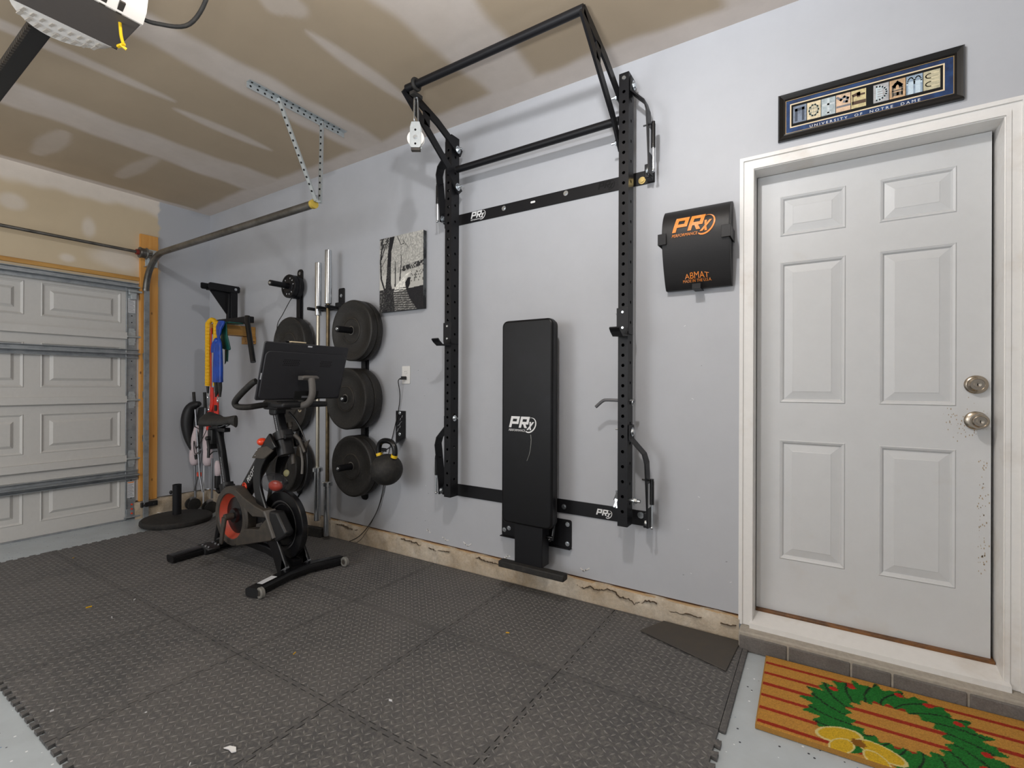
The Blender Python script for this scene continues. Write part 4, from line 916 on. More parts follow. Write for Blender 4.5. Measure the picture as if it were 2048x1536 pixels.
b = MB(); b.tube(spline([(2.6, -.012, .7), (2.59, -.012, .55), (2.53, -.012, .36), (2.45, -.014, .22), (2.4, -.06, .1), (2.33, -.06, .044)], 6), .0018, 6); tag(link('thin_wire', b, charcoal, loc=(2.45, -.02, .04)), 'thin dark wire hanging beside the black power cord', 'wire')

# ------------------------------------------------------------------ kettlebell on its wall arm
ka = thing('kettlebell_bracket', (2.73, 0, .83), 'bent black steel bracket on the wall carrying the kettlebell', 'bracket')
b = MB(); b.sweep([(2.728, -.004, 1.045), (2.728, -.004, .86), (2.735, -.012, .838), (2.79, -.2, .79), (2.8, -.232, .785)], [(-.047, -.003), (.047, -.003), (.047, .003), (-.047, .003)], up=(0, -1, .3), scales=[1, 1, 1, .62, .5]); bp = link('strap', b, black_powder, ka, smooth=0, bevel=.001)
b = MB(); b.box(2.782, 2.83, -.236, -.23, .785, .81); link('lip', b, black_powder, ka, bevel=.002)
for z in (1.03, .878): b = MB(); bolt(b, (2.722, -.007, z), -Y, .009, .005); link('bolt', b, zinc, bp)
b = MB()
for k, (x, z, a) in enumerate(((2.745, 1.005, .9), (2.728, .985, .9), (2.735, .965, .2), (2.722, .95, .9), (2.725, .93, .9), (2.708, .94, .3), (2.705, .912, .9), (2.7, .9, .5))): link('cut_out', MB().obox((x, -.0074, z), (.018, .005, .001), (.4, 0, a), Y), label_white, bp, smooth=0)
kt = thing('kettlebell', (2.803, -.2, .55), 'black kettlebell with yellow rings hanging from its wall bracket', 'kettlebell')
kc = V((2.803, -.205, .662)); b = MB(); b.ball(kc, .107, 18, (1, 1, .98)); link('ball', b, black_rubber, kt, smooth=60)
b = MB(); hp = spline([kc + V((-.066, 0, .08)), kc + V((-.078, 0, .115)), kc + V((-.068, 0, .165)), kc + V((-.03, 0, .19)), kc + V((.03, 0, .19)), kc + V((.068, 0, .165)), kc + V((.078, 0, .115)), kc + V((.066, 0, .08))], 6); b.tube(hp, .0185, 12); link('handle', b, black_gloss, kt, smooth=60)
for k in (-1, 1): b = MB(); b.tube([kc + V((k * .068, 0, .086)), kc + V((k * .074, 0, .104))], .022, 16); link('yellow_ring', b, yellow_m, kt, smooth=40)

# ------------------------------------------------------------------ plate racks, plates, barbells
def bumper(x, z, yb, th, r=.225):
    """one rubber plate, back at yb, thickness th towards the room"""
    t = th; pr = [(.026, .004), (.026, t - .004), (.034, t - .002), (.085, t - .004), (.09, t - .008), (.1, t - .012), (.17, t - .012), (.186, t - .003), (r - .012, t), (r - .003, t - .004), (r, t - .01), (r, .01), (r - .004, .003), (r - .014, 0), (.1, .006), (.04, .004)]
    root = thing('bumper_plate', (x, yb, z - r), '', 'weight plate')
    p = link('rubber_disc', MB().lathe(pr, (x, yb, z), -Y, 56), plate_rubber, root, smooth=30)
    link('hub_ring', MB().lathe([(.0262, t - .006), (.033, t - .004), (.033, t - .0005), (.0262, t + .0005)], (x, yb, z), -Y, 28), dark_steel, root, smooth=30)
    link('raised_line', MB().lathe([(.088, t - .005), (.093, t - .0065), (.093, t - .004), (.089, t - .003)], (x, yb, z), -Y, 48), charcoal, root, smooth=30)
    return root
def prack(x, zs, tips, z0, z1, label):
    t = thing('plate_rack', (x, 0, z0), label, 'weight rack')
    b = MB(); b.prism(rrect(.038, (z1 - z0) / 2, .03, 5), (x, -.0005, (z0 + z1) / 2), X, Z, Y * -.008); b.box(x - .022, x + .022, -.026, -.008, z0 + .05, z1 - .08); link('backbone', b, black_powder, t, bevel=.002)
    for z, tip in zip(zs, tips):
        b = MB(); b.cyl((x, -.02, z), (x, tip, z), .0235, n=20); p = link('peg', b, black_powder, t, bevel=.003)
        b = MB(); b.lathe([(0, 0), (.012, 0), (.009, .004), (0, .004)], (x, tip, z), -Y, 14, closed=False); link('end_bolt', b, zinc, p)
    b = MB(); bolt(b, (x, -.0085, z1 - .035), -Y, .01, .004); link('bolt', b, zinc, t)
    return t
PX = 2.352
prack(PX, (1.628, 1.128, .63), (-.262, -.215, -.25), .36, 1.81, 'black wall plate rack right of the barbells holding six plates')
names = [('upper', 1.628, ((-.03, .052), (-.083, .056))), ('middle', 1.128, ((-.03, .078), (-.109, .08))), ('lower', .63, ((-.03, .05), (-.081, .054)))]
for nm, z, st_ in names:
    for k, (yb, th) in enumerate(st_):
        o = bumper(PX, z, yb, th); o['label'] = '%s black bumper plate on the %s peg right of the barbells' % ('rear' if k == 0 else 'front', nm); o['group'] = 'bumper plates on the right rack'
PL = 1.535
prack(PL, (2.045, 1.565, 1.06, .56), (-.275, -.14, -.12, -.2), .3, 2.205, 'black wall plate rack left of the barbells with small top plate')
for nm, z, st_ in (('upper', 1.565, ((-.03, .082),)), ('middle', 1.06, ((-.03, .07),)), ('lower', .56, ((-.03, .075), (-.106, .075)))):
    for k, (yb, th) in enumerate(st_):
        o = bumper(PL, z, yb, th); g = '' if len(st_) == 1 else ('rear ' if k == 0 else 'front ')
        o['label'] = g + 'black bumper plate on the %s peg of the left plate rack' % nm; o['group'] = 'bumper plates on the left rack'
for k in range(2):
    t = thing('small_plate', (PL, -.03 - .045 * k, 1.95), ('small iron weight plate nearest the wall' if k == 0 else 'small iron weight plate in front') + ' on the left rack top peg', 'weight plate', 'small plates on the top peg')
    yb = -.03 - .045 * k; link('iron_disc', MB().lathe([(.0255, .002), (.0255, .042), (.052, .042), (.056, .038), (.078, .038), (.082, .043), (.094, .042), (.097, .038), (.097, .004), (.094, 0)], (PL, yb, 2.045), -Y, 44), black_powder, t, smooth=30)
    if k:
        for q in range(12):
            if q % 4 == 3: continue
            a = R(30 * q + 10); link('raised_mark', MB().obox((PL + .067 * math.cos(a), yb - .039, 2.045 + .067 * math.sin(a)), (.006, .012, .002), (-math.sin(a), 0, math.cos(a)), (math.cos(a), 0, math.sin(a))), label_white, t, smooth=0)
b = MB(); b.tube(spline([(PL - .01, -.07, 1.955), (PL - .03, -.08, 1.93), (PL - .1, -.1, 1.82), (PL - .14, -.12, 1.74), (PL - .14, -.13, 1.62)], 6), .003, 6); tag(link('hanging_wire', b, black_rubber, loc=(PL, -.08, 1.62)), 'thin black cable dangling from the small weight plates', 'cable')
bh = thing('barbell_holder', (2.03, 0, 1.82), 'black wall bracket gripping two upright barbells', 'barbell rack')
b = MB(); b.prism(rrect(.035, .095, .012), (2.075, -.0005, 1.895), X, Z, Y * -.008); b.prism([(2.055, 1.87), (2.125, 1.87), (2.15, 1.83), (2.15, 1.81), (2.055, 1.81)], (0, -.001, 0), X, Z, Y * -.05); link('wall_plate', b, black_powder, bh, bevel=.002)
b = MB(); b.box(1.86, 2.13, -.07, -.035, 1.812, 1.835)
for x in (1.868, 1.985, 2.09): b.box(x, x + .022, -.17, -.05, 1.812, 1.835)
link('claw', b, black_powder, bh, bevel=.004)
b = MB(); bolt(b, (2.075, -.0085, 1.93), -Y, .01, .004); link('bolt', b, zinc, bh)
def barbell(x, y, z0, L, label, shaft_m):
    t = thing('barbell', (x, y, z0), label, 'barbell', 'barbells in the wall bracket'); zt = z0 + L
    link('shaft', MB().cyl((x, y, z0 + .4), (x, y, zt - .4), .0142, n=16), shaft_m, t, smooth=40)
    for a, e in ((z0, z0 + .415), (zt - .415, zt)):
        s_ = link('sleeve', MB().cyl((x, y, a), (x, y, e), .0252, n=26), chrome, t, bevel=.003)
        c = e if a == z0 else a
        if a == z0: link('collar', MB().lathe([(.0, 0), (.039, 0), (.039, .028), (.03, .034), (.016, .034), (.0, .034)], (x, y, c - .03), Z, 26, closed=False), chrome, s_, smooth=30)
    k = link('knurl_mark', MB().lathe([(.0143, 0), (.0148, .002), (.0148, .006), (.0143, .008)], (x, y, z0 + L * .62), Z, 16), black_gloss, t)
barbell(2.055, -.115, .066, 2.2, 'taller chrome barbell nearer the right plate rack', mat('worn_brass_shaft', (122, 106, 80), .35, .8, second=((84, 76, 62), 20, .4, .7)))
barbell(1.935, -.115, .165, 2.02, 'shorter chrome barbell left of the taller one', mat('satin_shaft', (196, 188, 170), .3, .85))
b = MB(); b.obox((1.86, -.1, fz(1.9) + TH + .027), (.2, .09, .045), (1, .15, 0), Z); tag(link('rubber_block', b, black_rubber, loc=(1.86, -.1, fz(1.9) + TH + .004), bevel=.006), 'low black rubber block on floor under the barbells', 'block')

# ------------------------------------------------------------------ corner : dip attachment, wood arms, bands, stroller, umbrella base
da = thing('dip_attachment', (.64, -.1, 1.75), 'black steel rack attachment with dangling handle hung high near the corner', 'gym attachment')
b = MB(); b.prism([(-.07, 0), (-.325, 0), (-.335, .01), (-.335, .05), (-.32, .06), (-.07, .06), (-.06, .05), (-.06, .01)], (.685, 0, 2.075), Y, Z, X * .006); link('side_plate', b, black_powder, da, bevel=.001)
b = MB(); b.prism([(-.07, 0), (-.355, 0), (-.365, .01), (-.365, .05), (-.355, .055), (-.07, .055)], (.61, 0, 2.08), Y, Z, X * .006); link('side_plate', b, black_powder, da, bevel=.001)
b = MB(); b.box(.616, .685, -.32, -.08, 2.072, 2.08); link('channel_floor', b, black_powder, da)
b = MB(); bolt(b, (.691, -.1, 2.105), X, .009, .004); link('bolt', b, zinc, da)
b = MB(); b.prism([(-.08, 2.075), (-.31, 2.075), (-.16, 1.87), (-.16, 1.83), (-.14, 1.83)], (.645, 0, 0), Y, Z, X * .006); link('gusset', b, black_powder, da)
b = MB(); b.box(.63, .69, -.14, -.08, 1.81, 2.075); b.box(.64, .68, -.16, -.139, 1.81, 2.06); link('post', b, black_powder, da, bevel=.003)
b = MB(); b.sweep([(.42, -.14, 1.805), (1.02, -.14, 1.80)], rrect(.028, .028, .004), up=(0, 0, 1)); link('cross_tube', b, black_powder, da, smooth=20)
b = MB(); b.tube([(1.0, -.16, 1.83), (1.01, -.165, 1.78), (1.15, -.19, 1.42)], .022, 18); h = link('handle', b, black_gloss, da, smooth=40)
wa = thing('wood_hook', (.74, 0, 1.69), 'short pine boards projecting from wall with bands hung on them', 'wall hook')
for x0, y1 in ((.735, -.365), (.81, -.352)): 
    b = MB(); b.box(x0, x0 + .04, y1, -.002, 1.668, 1.757); link('board', b, pine_x, wa, bevel=.002)
b = MB(); b.box(.72, .86, -.06, -.002, 1.60, 1.667); link('brace', b, pine_x, wa, bevel=.002)
def hang_band(name, pts, wd, th, m, parent): 
    b = MB(); b.sweep(pts, rrect(wd / 2, th / 2, th * .45, 2), up=(0, -1, .02)); return link(name, b, m, parent, smooth=50)
_mark = set(bpy.data.objects)
bc = thing('bungee_band', (.66, -.43, 1.2), 'yellow ruffled bungee bands with red tails hanging from the board end', 'exercise band')
for x, y in ((.645, -.47), (.755, -.457)):
    pts = [(x + .002 * math.sin(k * 1.7), y, 1.765 - k * .0075) for k in range(0, 74)]
    b = MB(); b.tube(pts, .021, 9, scales=[1 + .16 * (k % 2) for k in range(74)]); link('ruffled_sleeve', b, yellow_cord, bc, smooth=20)
b = MB(); b.tube(spline([(.645, -.47, 1.76), (.69, -.46, 1.79), (.755, -.457, 1.76)], 5), .02, 9); link('ruffled_sleeve', b, yellow_cord, bc, smooth=40)
b = MB(); b.sweep(spline([(.672, -.455, 1.72), (.675, -.46, 1.5), (.68, -.46, 1.25), (.69, -.47, 1.12)], 5), rrect(.005, .004, .002), up=(0, -1, 0)); link('red_tail', b, red_cloth, bc, smooth=40)
for x, y in ((.645, -.47), (.755, -.457)):
    b = MB(); b.cyl((x, y, 1.21), (x, y, 1.15), .012, .008); link('end_ferrule', b, black_plastic, bc)
    b = MB(); b.tube([(x + .01 * math.cos(a), y, 1.125 + .024 * math.sin(a)) for a in [2 * math.pi * k / 14 for k in range(14)]], .0035, 7, closed=True); link('carabiner', b, chrome, bc)
rh = thing('red_strap', (.72, -.47, .93), 'red nylon straps with carabiners hanging below the yellow bungee', 'strap')
for pts, wd in (([(.69, -.47, 1.2), (.70, -.475, 1.05), (.66, -.48, .97)], .04), ([(.75, -.46, 1.16), (.77, -.47, 1.02), (.80, -.48, .9)], .055), ([(.72, -.46, 1.1), (.73, -.46, .98)], .035), ([(.55, -.4, 1.05), (.56, -.42, .95), (.52, -.42, .82)], .05)):
    hang_band('webbing', spline(pts, 4), wd, .02, red_cloth, rh)
b = MB(); b.box(.765, .80, -.488, -.483, 1.0, 1.05); link('black_tab', b, black_plastic, rh)
for x, z in ((.68, 1.02), (.83, 1.1)): b = MB(); b.tube([(x + .01 * math.cos(a), -.49, z + .024 * math.sin(a)) for a in [2 * math.pi * k / 14 for k in range(14)]], .0035, 7, closed=True); link('carabiner', b, chrome, rh)
bb = thing('blue_band', (.79, -.4, 1.24), 'blue knotted rubber band hanging over the pine board', 'exercise band')
b = MB(); b.sweep(spline([(.79, -.41, 1.77), (.785, -.43, 1.71), (.785, -.435, 1.65), (.79, -.44, 1.6), (.785, -.44, 1.5), (.785, -.44, 1.38), (.785, -.44, 1.245)], 5), rrect(.062, .016, .014, 3), up=(0, -1, .02), scales=[.7, .72, .75, .76, .75, .68, .6, .55, .52, .5, .4, .34, .32, .34, .42, .55, .7, .78, .83, .88, .92, .96, .98, 1, 1.02, 1.04, 1.05, 1.06, 1.06, 1.07, 1.08][:31]); link('band', b, blue_m, bb, smooth=60)
b = MB(); b.ball((.765, -.445, 1.6), .026, 8, (1, .7, 1)); b.sweep(spline([(.77, -.44, 1.6), (.73, -.45, 1.56), (.725, -.45, 1.5)], 4), rrect(.03, .006, .005), up=(0, -1, 0)); link('knot', b, blue_m, bb, smooth=60)
for dx in (-.025, .03): b = MB(); b.tube(spline([(.785 + dx, -.44, 1.25), (.79 + dx, -.44, 1.18), (.785 + dx * 1.3, -.44, 1.12)], 3), .018, 9, scales=[1, 1, 1, .9, .7, .5, .4]); link('black_cuff', b, black_rubber, bb)
gb = thing('green_band', (.82, -.33, 1.5), 'dark green folded rubber band hanging behind the blue one', 'exercise band')
b = MB(); b.prism([(-.03, 1.765), (.055, 1.77), (.07, 1.66), (.125, 1.535), (.115, 1.52), (.03, 1.53), (-.03, 1.54)], (.805, -.40, 0), X, Z, Y * -.012); link('band', b, green_m, gb, bevel=.004)
b = MB(); b.box(.80, .90, -.4, -.28, 1.757, 1.768); b.prism([(0, 1.53), (.06, 1.53), (.05, 1.42), (.03, 1.43), (.0, 1.4)], (.825, -.395, 0), X, Z, Y * -.006); link('tail', b, green_m, gb, bevel=.003)
for o in set(bpy.data.objects) - _mark:
    if not o.parent: o.location += {'bungee_band': V((.105, .105, 0)), 'red_strap': V((.12, .11, 0)), 'blue_band': V((.135, .075, 0)), 'green_band': V((.075, .1, 0))}[o.name]
# folded stroller
so = thing('folded_stroller', (.36, -.2, .02), 'folded umbrella stroller with pale pink seat leaning in the corner', 'stroller')
def T(name, pts, r, m, n=8, **k): b = MB(); b.tube(pts, r, n); return link(name, b, m, so, smooth=50, **k)
sx = lambda px: .235 + (px - 385) / 20 * .127      # read off the photograph's corner at y = -.25
L_, R_ = .27, .43
T('frame_tube', [(L_ + .03, -.27, 1.02), (L_ + .08, -.27, .72), (L_ + .13, -.27, .35), (L_ + .19, -.27, .2)], .0085, grey_tube)
T('frame_tube', [(R_ + .03, -.25, 1.0), (R_ + .0, -.25, .7), (R_ - .06, -.26, .4), (R_ - .13, -.27, .2)], .0085, grey_tube)
T('frame_tube', [(L_ - .02, -.25, .52), (L_ + .005, -.25, .12)], .011, grey_tube); T('frame_tube', [(R_ + .1, -.22, .52), (R_ + .1, -.22, .14)], .011, grey_tube)
T('frame_tube', [(L_ + .15, -.24, .45), (L_ + .14, -.24, .05)], .007, label_white)
T('handle_grip', [(L_ + .005, -.27, 1.15), (L_ + .03, -.27, 1.0)], .014, black_rubber); T('handle_grip', [(R_ + .015, -.25, 1.15), (R_ + .03, -.25, 1.0)], .014, black_rubber)
b = MB(); b.tube(spline([(L_ + .06, -.255, .83), (L_ + .03, -.26, .7), (L_ + .0, -.26, .55), (L_ + .0, -.255, .44)], 4), .04, 10, scales=[.5, .7, .8, .9, 1, 1, 1, 1, 1.05, 1.05, 1.05, .9, .6]); b.tube(spline([(R_ + .04, -.235, .83), (R_ + .05, -.24, .7), (R_ + .06, -.24, .55), (R_ + .05, -.235, .45)], 4), .04, 10, scales=[.5, .7, .8, .9, 1, 1, 1, 1, 1.05, 1.05, 1.05, .9, .6]); link('seat_fabric', b, pink_cloth, so, smooth=60)
b = MB(); b.tube(spline([(R_ + .15, -.2, .5), (R_ + .17, -.2, .42), (R_ + .16, -.2, .36)], 4), .03, 8, scales=[.4, .7, .9, 1, 1, 1, .9, .8, .6]); link('seat_fabric', b, pink_cloth, so, smooth=60)
b = MB(); b.tube(spline([(L_ + .1, -.26, 1.04), (L_ + .0, -.29, 1.0), (L_ - .03, -.31, .86), (L_ - .01, -.3, .68), (L_ + .03, -.25, .5)], 5), .055, 10, scales=[.4 + .6 * math.sin(math.pi * min(1, k / 17)) for k in range(21)]); b.tube(spline([(L_ + .1, -.2, .98), (L_ + .04, -.2, .8), (L_ + .05, -.2, .6)], 5), .07, 8); link('canopy', b, black_plastic, so, smooth=60)
b = MB(); b.tube(spline([(L_ + .06, -.285, .82), (L_ + .18, -.29, .8), (L_ + .26, -.29, .84), (L_ + .3, -.29, .8), (L_ + .12, -.29, .62), (L_ + .06, -.29, .68), (L_ + .08, -.29, .56), (L_ + .2, -.29, .6), (L_ + .16, -.29, .56)], 5), .0035, 6); link('tangled_strap', b, black_rubber, so)
b = MB(); b.box(L_ + .08, L_ + .13, -.275, -.25, .34, .38); link('red_latch', b, red_m, so, bevel=.004)
b = MB(); b.obox((R_ + .16, -.2, .3), (.05, .04, .12), X, Y); b.obox((R_ + .19, -.2, .22), (.06, .04, .03), (1, 0, -.4), Y); link('brake_pedal', b, black_plastic, so, bevel=.006)
for x, y in ((L_ - .03, -.27), (L_ + .03, -.27), (R_ + .07, -.24), (R_ + .13, -.24)):
    w_ = link('wheel', MB().lathe([(.0, -.011), (.045, -.011), (.056, -.008), (.058, 0), (.056, .008), (.045, .011), (0, .011)], (x, y, fz(.3) + .06), X, 24, closed=False), black_rubber, so, smooth=40)
b = MB(); b.cyl((L_ - .04, -.27, .068), (L_ + .04, -.27, .068), .01); b.box(L_ - .02, L_ + .025, -.29, -.25, .1, .13); b.cyl((R_ + .06, -.24, .068), (R_ + .14, -.24, .068), .01); b.box(R_ + .08, R_ + .125, -.26, -.22, .1, .13); link('axle', b, grey_tube, so)
so.location += V((-.15, .07, 0))
# umbrella base
ub = thing('umbrella_base', (.46, -.43, fz(.4)), 'round black umbrella base with short upright tube on the floor', 'umbrella base')
uz = fz(.46); uc = (.485, -.49)
link('disc', MB().lathe([(0, .0), (.262, 0), (.268, .012), (.266, .032), (.255, .042), (.1, .06), (.05, .064), (0, .064)], (*uc, uz + .0165), Z, 56, closed=False), black_rubber, ub, smooth=35)
link('tube', MB().lathe([(.0, .06), (.034, .06), (.034, .325), (.029, .325), (.029, .1), (0, .1)], (*uc, uz + .016), Z, 28, closed=False), black_powder, ub, smooth=35)
b = MB(); b.cyl((uc[0] - .034, uc[1] - .01, uz + .265), (uc[0] - .06, uc[1] - .016, uz + .265), .006); b.ball((uc[0] - .072, uc[1] - .018, uz + .265), .018, 8, (.7, .7, 1)); link('set_knob', b, black_plastic, ub)
# ------------------------------------------------------------------ exercise bike
YC = -.66
fm = mz(2.5)
bk = thing('exercise_bike', (2.1, YC, mz(2.1)), 'black stationary exercise bike with a large screen standing on the foam mat', 'exercise bike')
def P3(x, z, dy=0): return (x, YC + dy, z)
def sec(w_, h_, r=.01): return rrect(w_ / 2, h_ / 2, r)
# front and rear stabilisers
b = MB(); b.sweep([(2.575, -.985, fm + .03), (2.56, -.93, fm + .032), (2.515, -.74, fm + .036), (2.515, -.58, fm + .036), (2.56, -.42, fm + .032), (2.565, -.385, fm + .03)], rrect(.042, .026, .02, 4), up=(0, 0, 1)); fs = link('front_stabiliser', b, black_gloss, bk, smooth=50)
b = MB(); b.sweep([(2.578, -.99, fm + .03), (2.566, -.95, fm + .031)], rrect(.044, .027, .02, 4), up=(0, 0, 1)); link('end_cap', b, black_plastic, fs, smooth=50)
b = MB(); b.sweep([(2.56 - .0, -.935, fm + .035), (2.535, -.83, fm + .0375)], rrect(.036, .0235, .02, 5), up=(0, 0, 1)); tag(link('warning_label', b, label_white, fs, smooth=50), 'white warning label with amber stripe')
b = MB(); b.obox((2.577, -.878, fm + .048), (.1, .012, .008), (-.235, 1, .02), (.8, 0, .6)); link('amber_stripe', b, label_amber, fs, smooth=0)
for y in (-.965, -.40):
    w_ = link('transport_wheel', MB().lathe([(.016, -.012), (.026, -.013), (.031, -.008), (.031, .008), (.026, .013), (.016, .012)], (2.625, y, fm + .032), Y, 28), glassy, fs, smooth=40)
    b = MB(); b.lathe([(0, -.013), (.017, -.012), (.017, .012), (0, .013)], (2.625, y, fm + .032), Y, 18, closed=False); b.cyl((2.58, y, fm + .032), (2.625, y, fm + .032), .006); link('wheel_hub', b, charcoal, w_, smooth=30)
fr_ = mz(1.55)
b = MB(); b.sweep([(1.575, -.985, fr_ + .028), (1.565, -.8, fr_ + .031), (1.56, -.66, fr_ + .033), (1.565, -.5, fr_ + .031), (1.575, -.34, fr_ + .028)], rrect(.044, .025, .02, 4), up=(0, 0, 1)); rs = link('rear_stabiliser', b, black_gloss, bk, smooth=50)
b = MB(); b.box(1.515, 1.625, -.79, -.71, fr_ + .004, fr_ + .061); link('rear_joint', b, black_plastic, rs, bevel=.008)
# welded frame : main diagonal tube, chain stay, rear strut, seat tube
b = MB(); b.sweep([P3(2.34, .90), P3(2.14, .745), P3(1.90, .475), P3(1.77, .26)], sec(.075, .1, .03), up=(0, 0, 1)); mt = link('main_tube', b, black_gloss, bk, smooth=50)
b = MB(); u_ = V((.665, 0, .747)).normalized(); n_ = V((-.747, 0, .665)).normalized()
b.text('PELOTON', V((2.0, YC - .0385, .577)) - n_ * .017, u_, n_, .17, Y * -.0008, .034, .2); tag(link('lettering', b, white_print, mt, smooth=0), 'white block lettering')
b = MB(); c_ = V((1.962, YC - .0385, .537)); b.tube([c_ + u_ * (.022 * math.cos(a)) + n_ * (.024 * math.sin(a)) for a in [2 * math.pi * k / 20 for k in range(20)]], .004, 6, closed=True); b.obox(c_ - u_ * .012 - n_ * .004, (.05, .007, .004), u_ * .6 - n_, u_); b.tube([c_ + u_ * (.01 * math.cos(a)) + n_ * (.011 * math.sin(a)) for a in [2 * math.pi * k / 16 for k in range(16)]], .0035, 6, closed=True); link('red_emblem', b, red_m, mt, smooth=30)
b = MB(); b.sweep([P3(1.56, fr_ + .055), P3(1.72, .13), P3(1.95, .16), P3(2.2, .15), P3(2.5, fm + .065)], sec(.06, .07, .02), up=(0, 0, 1)); link('base_tube', b, black_gloss, bk, smooth=50)
b = MB(); b.sweep([P3(1.55, fr_ + .06), P3(1.66, .47)], sec(.045, .06, .015), up=(0, 1, 0)); link('rear_strut', b, black_gloss, bk, smooth=50)
b = MB(); b.sweep([P3(1.79, .14), P3(1.655, .505)], sec(.075, .062, .025), up=(0, 1, 0)); st_ = link('seat_tube', b, black_gloss, bk, smooth=50)
b = MB(); b.sweep([P3(1.673, .455), P3(1.648, .515)], sec(.09, .08, .03), up=(0, 1, 0)); b.cyl(P3(1.70, .50, -.02), P3(1.70, .50, .03), .014); link('clamp_collar', b, black_plastic, st_, smooth=50)
b = MB(); b.tube([P3(1.705, .505, -.03), P3(1.74, .49, -.035), P3(1.82, .41, -.045)], .012, 10, scales=[1.2, 1.1, .75]); link('clamp_lever', b, black_plastic, st_, smooth=50)
b = MB(); b.sweep([P3(1.665, .47), P3(1.59, .74), P3(1.545, .87), P3(1.52, .90)], sec(.05, .042, .012), up=(0, 1, 0)); sp = link('seat_post', b, black_powder, bk, smooth=50)
for k in range(24):
    p_ = V(P3(1.655, .505)).lerp(V(P3(1.60, .70)), k / 23); link('tick_mark', MB().box(p_.x + .002, p_.x + .016, YC - .0219, YC - .0213, p_.z, p_.z + .0025), label_white, sp, smooth=0)
b = MB(); b.box(1.43, 1.66, YC - .022, YC + .022, .885, .915); link('seat_slider', b, black_powder, sp, bevel=.004)
b = MB(); b.box(1.47, 1.53, YC - .045, YC + .045, .79, .90); b.cyl(P3(1.5, .835, -.07), P3(1.5, .835, .05), .016); b.box(1.44, 1.475, YC - .03, YC + .03, .75, .86); link('slider_clamp', b, black_plastic, sp, bevel=.006)
b = MB(); b.tube([P3(1.51, .82, -.06), P3(1.545, .77, -.07), P3(1.55, .70, -.075)], .01, 8); b.tube(spline([P3(1.48, .76, -.05), P3(1.5, .71, -.05), P3(1.56, .74, -.05), P3(1.62, .75, -.05)], 4), .004, 6); link('slider_lever', b, black_plastic, sp, smooth=50)
# saddle
b = MB(); n = 18; vs2 = []; fs2 = []
for i in range(n + 1):
    t = i / n; x = 1.405 + .37 * t; hw = .082 * (1 - t) ** .75 * (1.1 if t < .25 else 1.1) + .018; hw *= math.sqrt(max(0, min(1, t / .1))) * .7 + .3; hw *= 1 if t < .94 else .8
    top = 1.006 - .03 * math.sin(math.pi * min(1, t * 1.05)) * .55 + (.014 if t < .2 else 0) * (1 - t / .2); bot = .918 + .04 * t - (.03 * (t - .85) / .15 if t > .85 else 0)
    for j in range(14):
        a = 2 * math.pi * j / 14; c, s_ = math.cos(a), math.sin(a)
        vs2.append((x, YC + hw * c, (top + bot) / 2 + ((top - bot) / 2 + .004) * (abs(s_) ** .7) * (1 if s_ > 0 else -1) - (.018 * c * c if hw > .04 else 0)))
for i in range(n):
    for j in range(14): fs2.append((i * 14 + j, i * 14 + (j + 1) % 14, (i + 1) * 14 + (j + 1) % 14, (i + 1) * 14 + j))
fs2 += [tuple(range(14))[::-1], tuple(range(n * 14, n * 14 + 14))]; b.add(vs2, fs2)
sd = link('saddle', b, black_rubber, bk, smooth=60)
b = MB()
for dy in (-.022, .022): b.tube(spline([P3(1.41, .955, dy * 1.6), P3(1.46, .925, dy), P3(1.6, .922, dy), P3(1.7, .955, dy * .5)], 4), .004, 8)
link('saddle_rail', b, grey_tube, sd); b = MB(); b.box(1.5, 1.58, YC - .03, YC + .03, .908, .94); link('rail_clamp', b, black_plastic, sd, bevel=.004)
# crank housing with its red-lined ring
cc = (1.925, .345)
b = MB(); n = 40; vs2 = []; yf, yb = YC - .115, YC - .045
for k in range(n):
    a = 2 * math.pi * k / n; c, s_ = math.cos(a), math.sin(a)
    for r, y in ((.197, yb), (.2, yf + .012), (.19, yf), (.155, yf), (.15, yf + .006)): vs2.append((cc[0] + r * c, y, cc[1] + r * s_))
fs2 = [(i * 5 + j, ((i + 1) % n) * 5 + j, ((i + 1) % n) * 5 + j + 1, i * 5 + j + 1) for i in range(n) for j in range(4)]
b.add(vs2, fs2); ch = link('chain_guard', b, charcoal, bk, smooth=40)
b = MB(); vs2 = []
for k in range(n):
    a = 2 * math.pi * k / n; c, s_ = math.cos(a), math.sin(a)
    for r, y in ((.152, yf + .004), (.126, yf + .045), (.122, yf + .047)): vs2.append((cc[0] + r * c, y, cc[1] + r * s_))
b.add(vs2, [(i * 3 + j, ((i + 1) % n) * 3 + j, ((i + 1) % n) * 3 + j + 1, i * 3 + j + 1) for i in range(n) for j in range(2)]); tag(link('red_bevel', b, mat('dusty_orange_red', (176, 62, 40), .5, second=((120, 74, 58), 14, .5, .75)), ch, smooth=40), 'orange red bevelled lining')
b = MB(); b.lathe([(0, 0), (.122, 0), (.122, .004), (.05, .01), (.045, .03), (0, .032)], (cc[0], yf + .048, cc[1]), -Y, 36, closed=False); cr_ = link('chainring_disc', b, black_gloss, ch, smooth=30)
for k in range(5): a = R(72 * k + 20); b = MB(); b.lathe([(0, 0), (.009, 0), (.007, .004), (0, .004)], (cc[0] + .082 * math.cos(a), yf + .046, cc[1] + .082 * math.sin(a)), -Y, 10, closed=False); link('ring_bolt', b, zinc, cr_)
pt_ = lambda L: [(x, z) for x, z in L]
up_ = [(1.985, .535), (2.1, .49), (2.23, .455), (2.325, .44), (2.35, .40), (2.2, .385), (2.13, .415), (2.06, .45), (2.02, .46)]
lo_ = [(2.0, .16), (2.4, .265), (2.425, .29), (2.36, .40), (2.3, .35), (2.27, .315), (2.1, .29), (2.09, .27), (2.03, .235)]
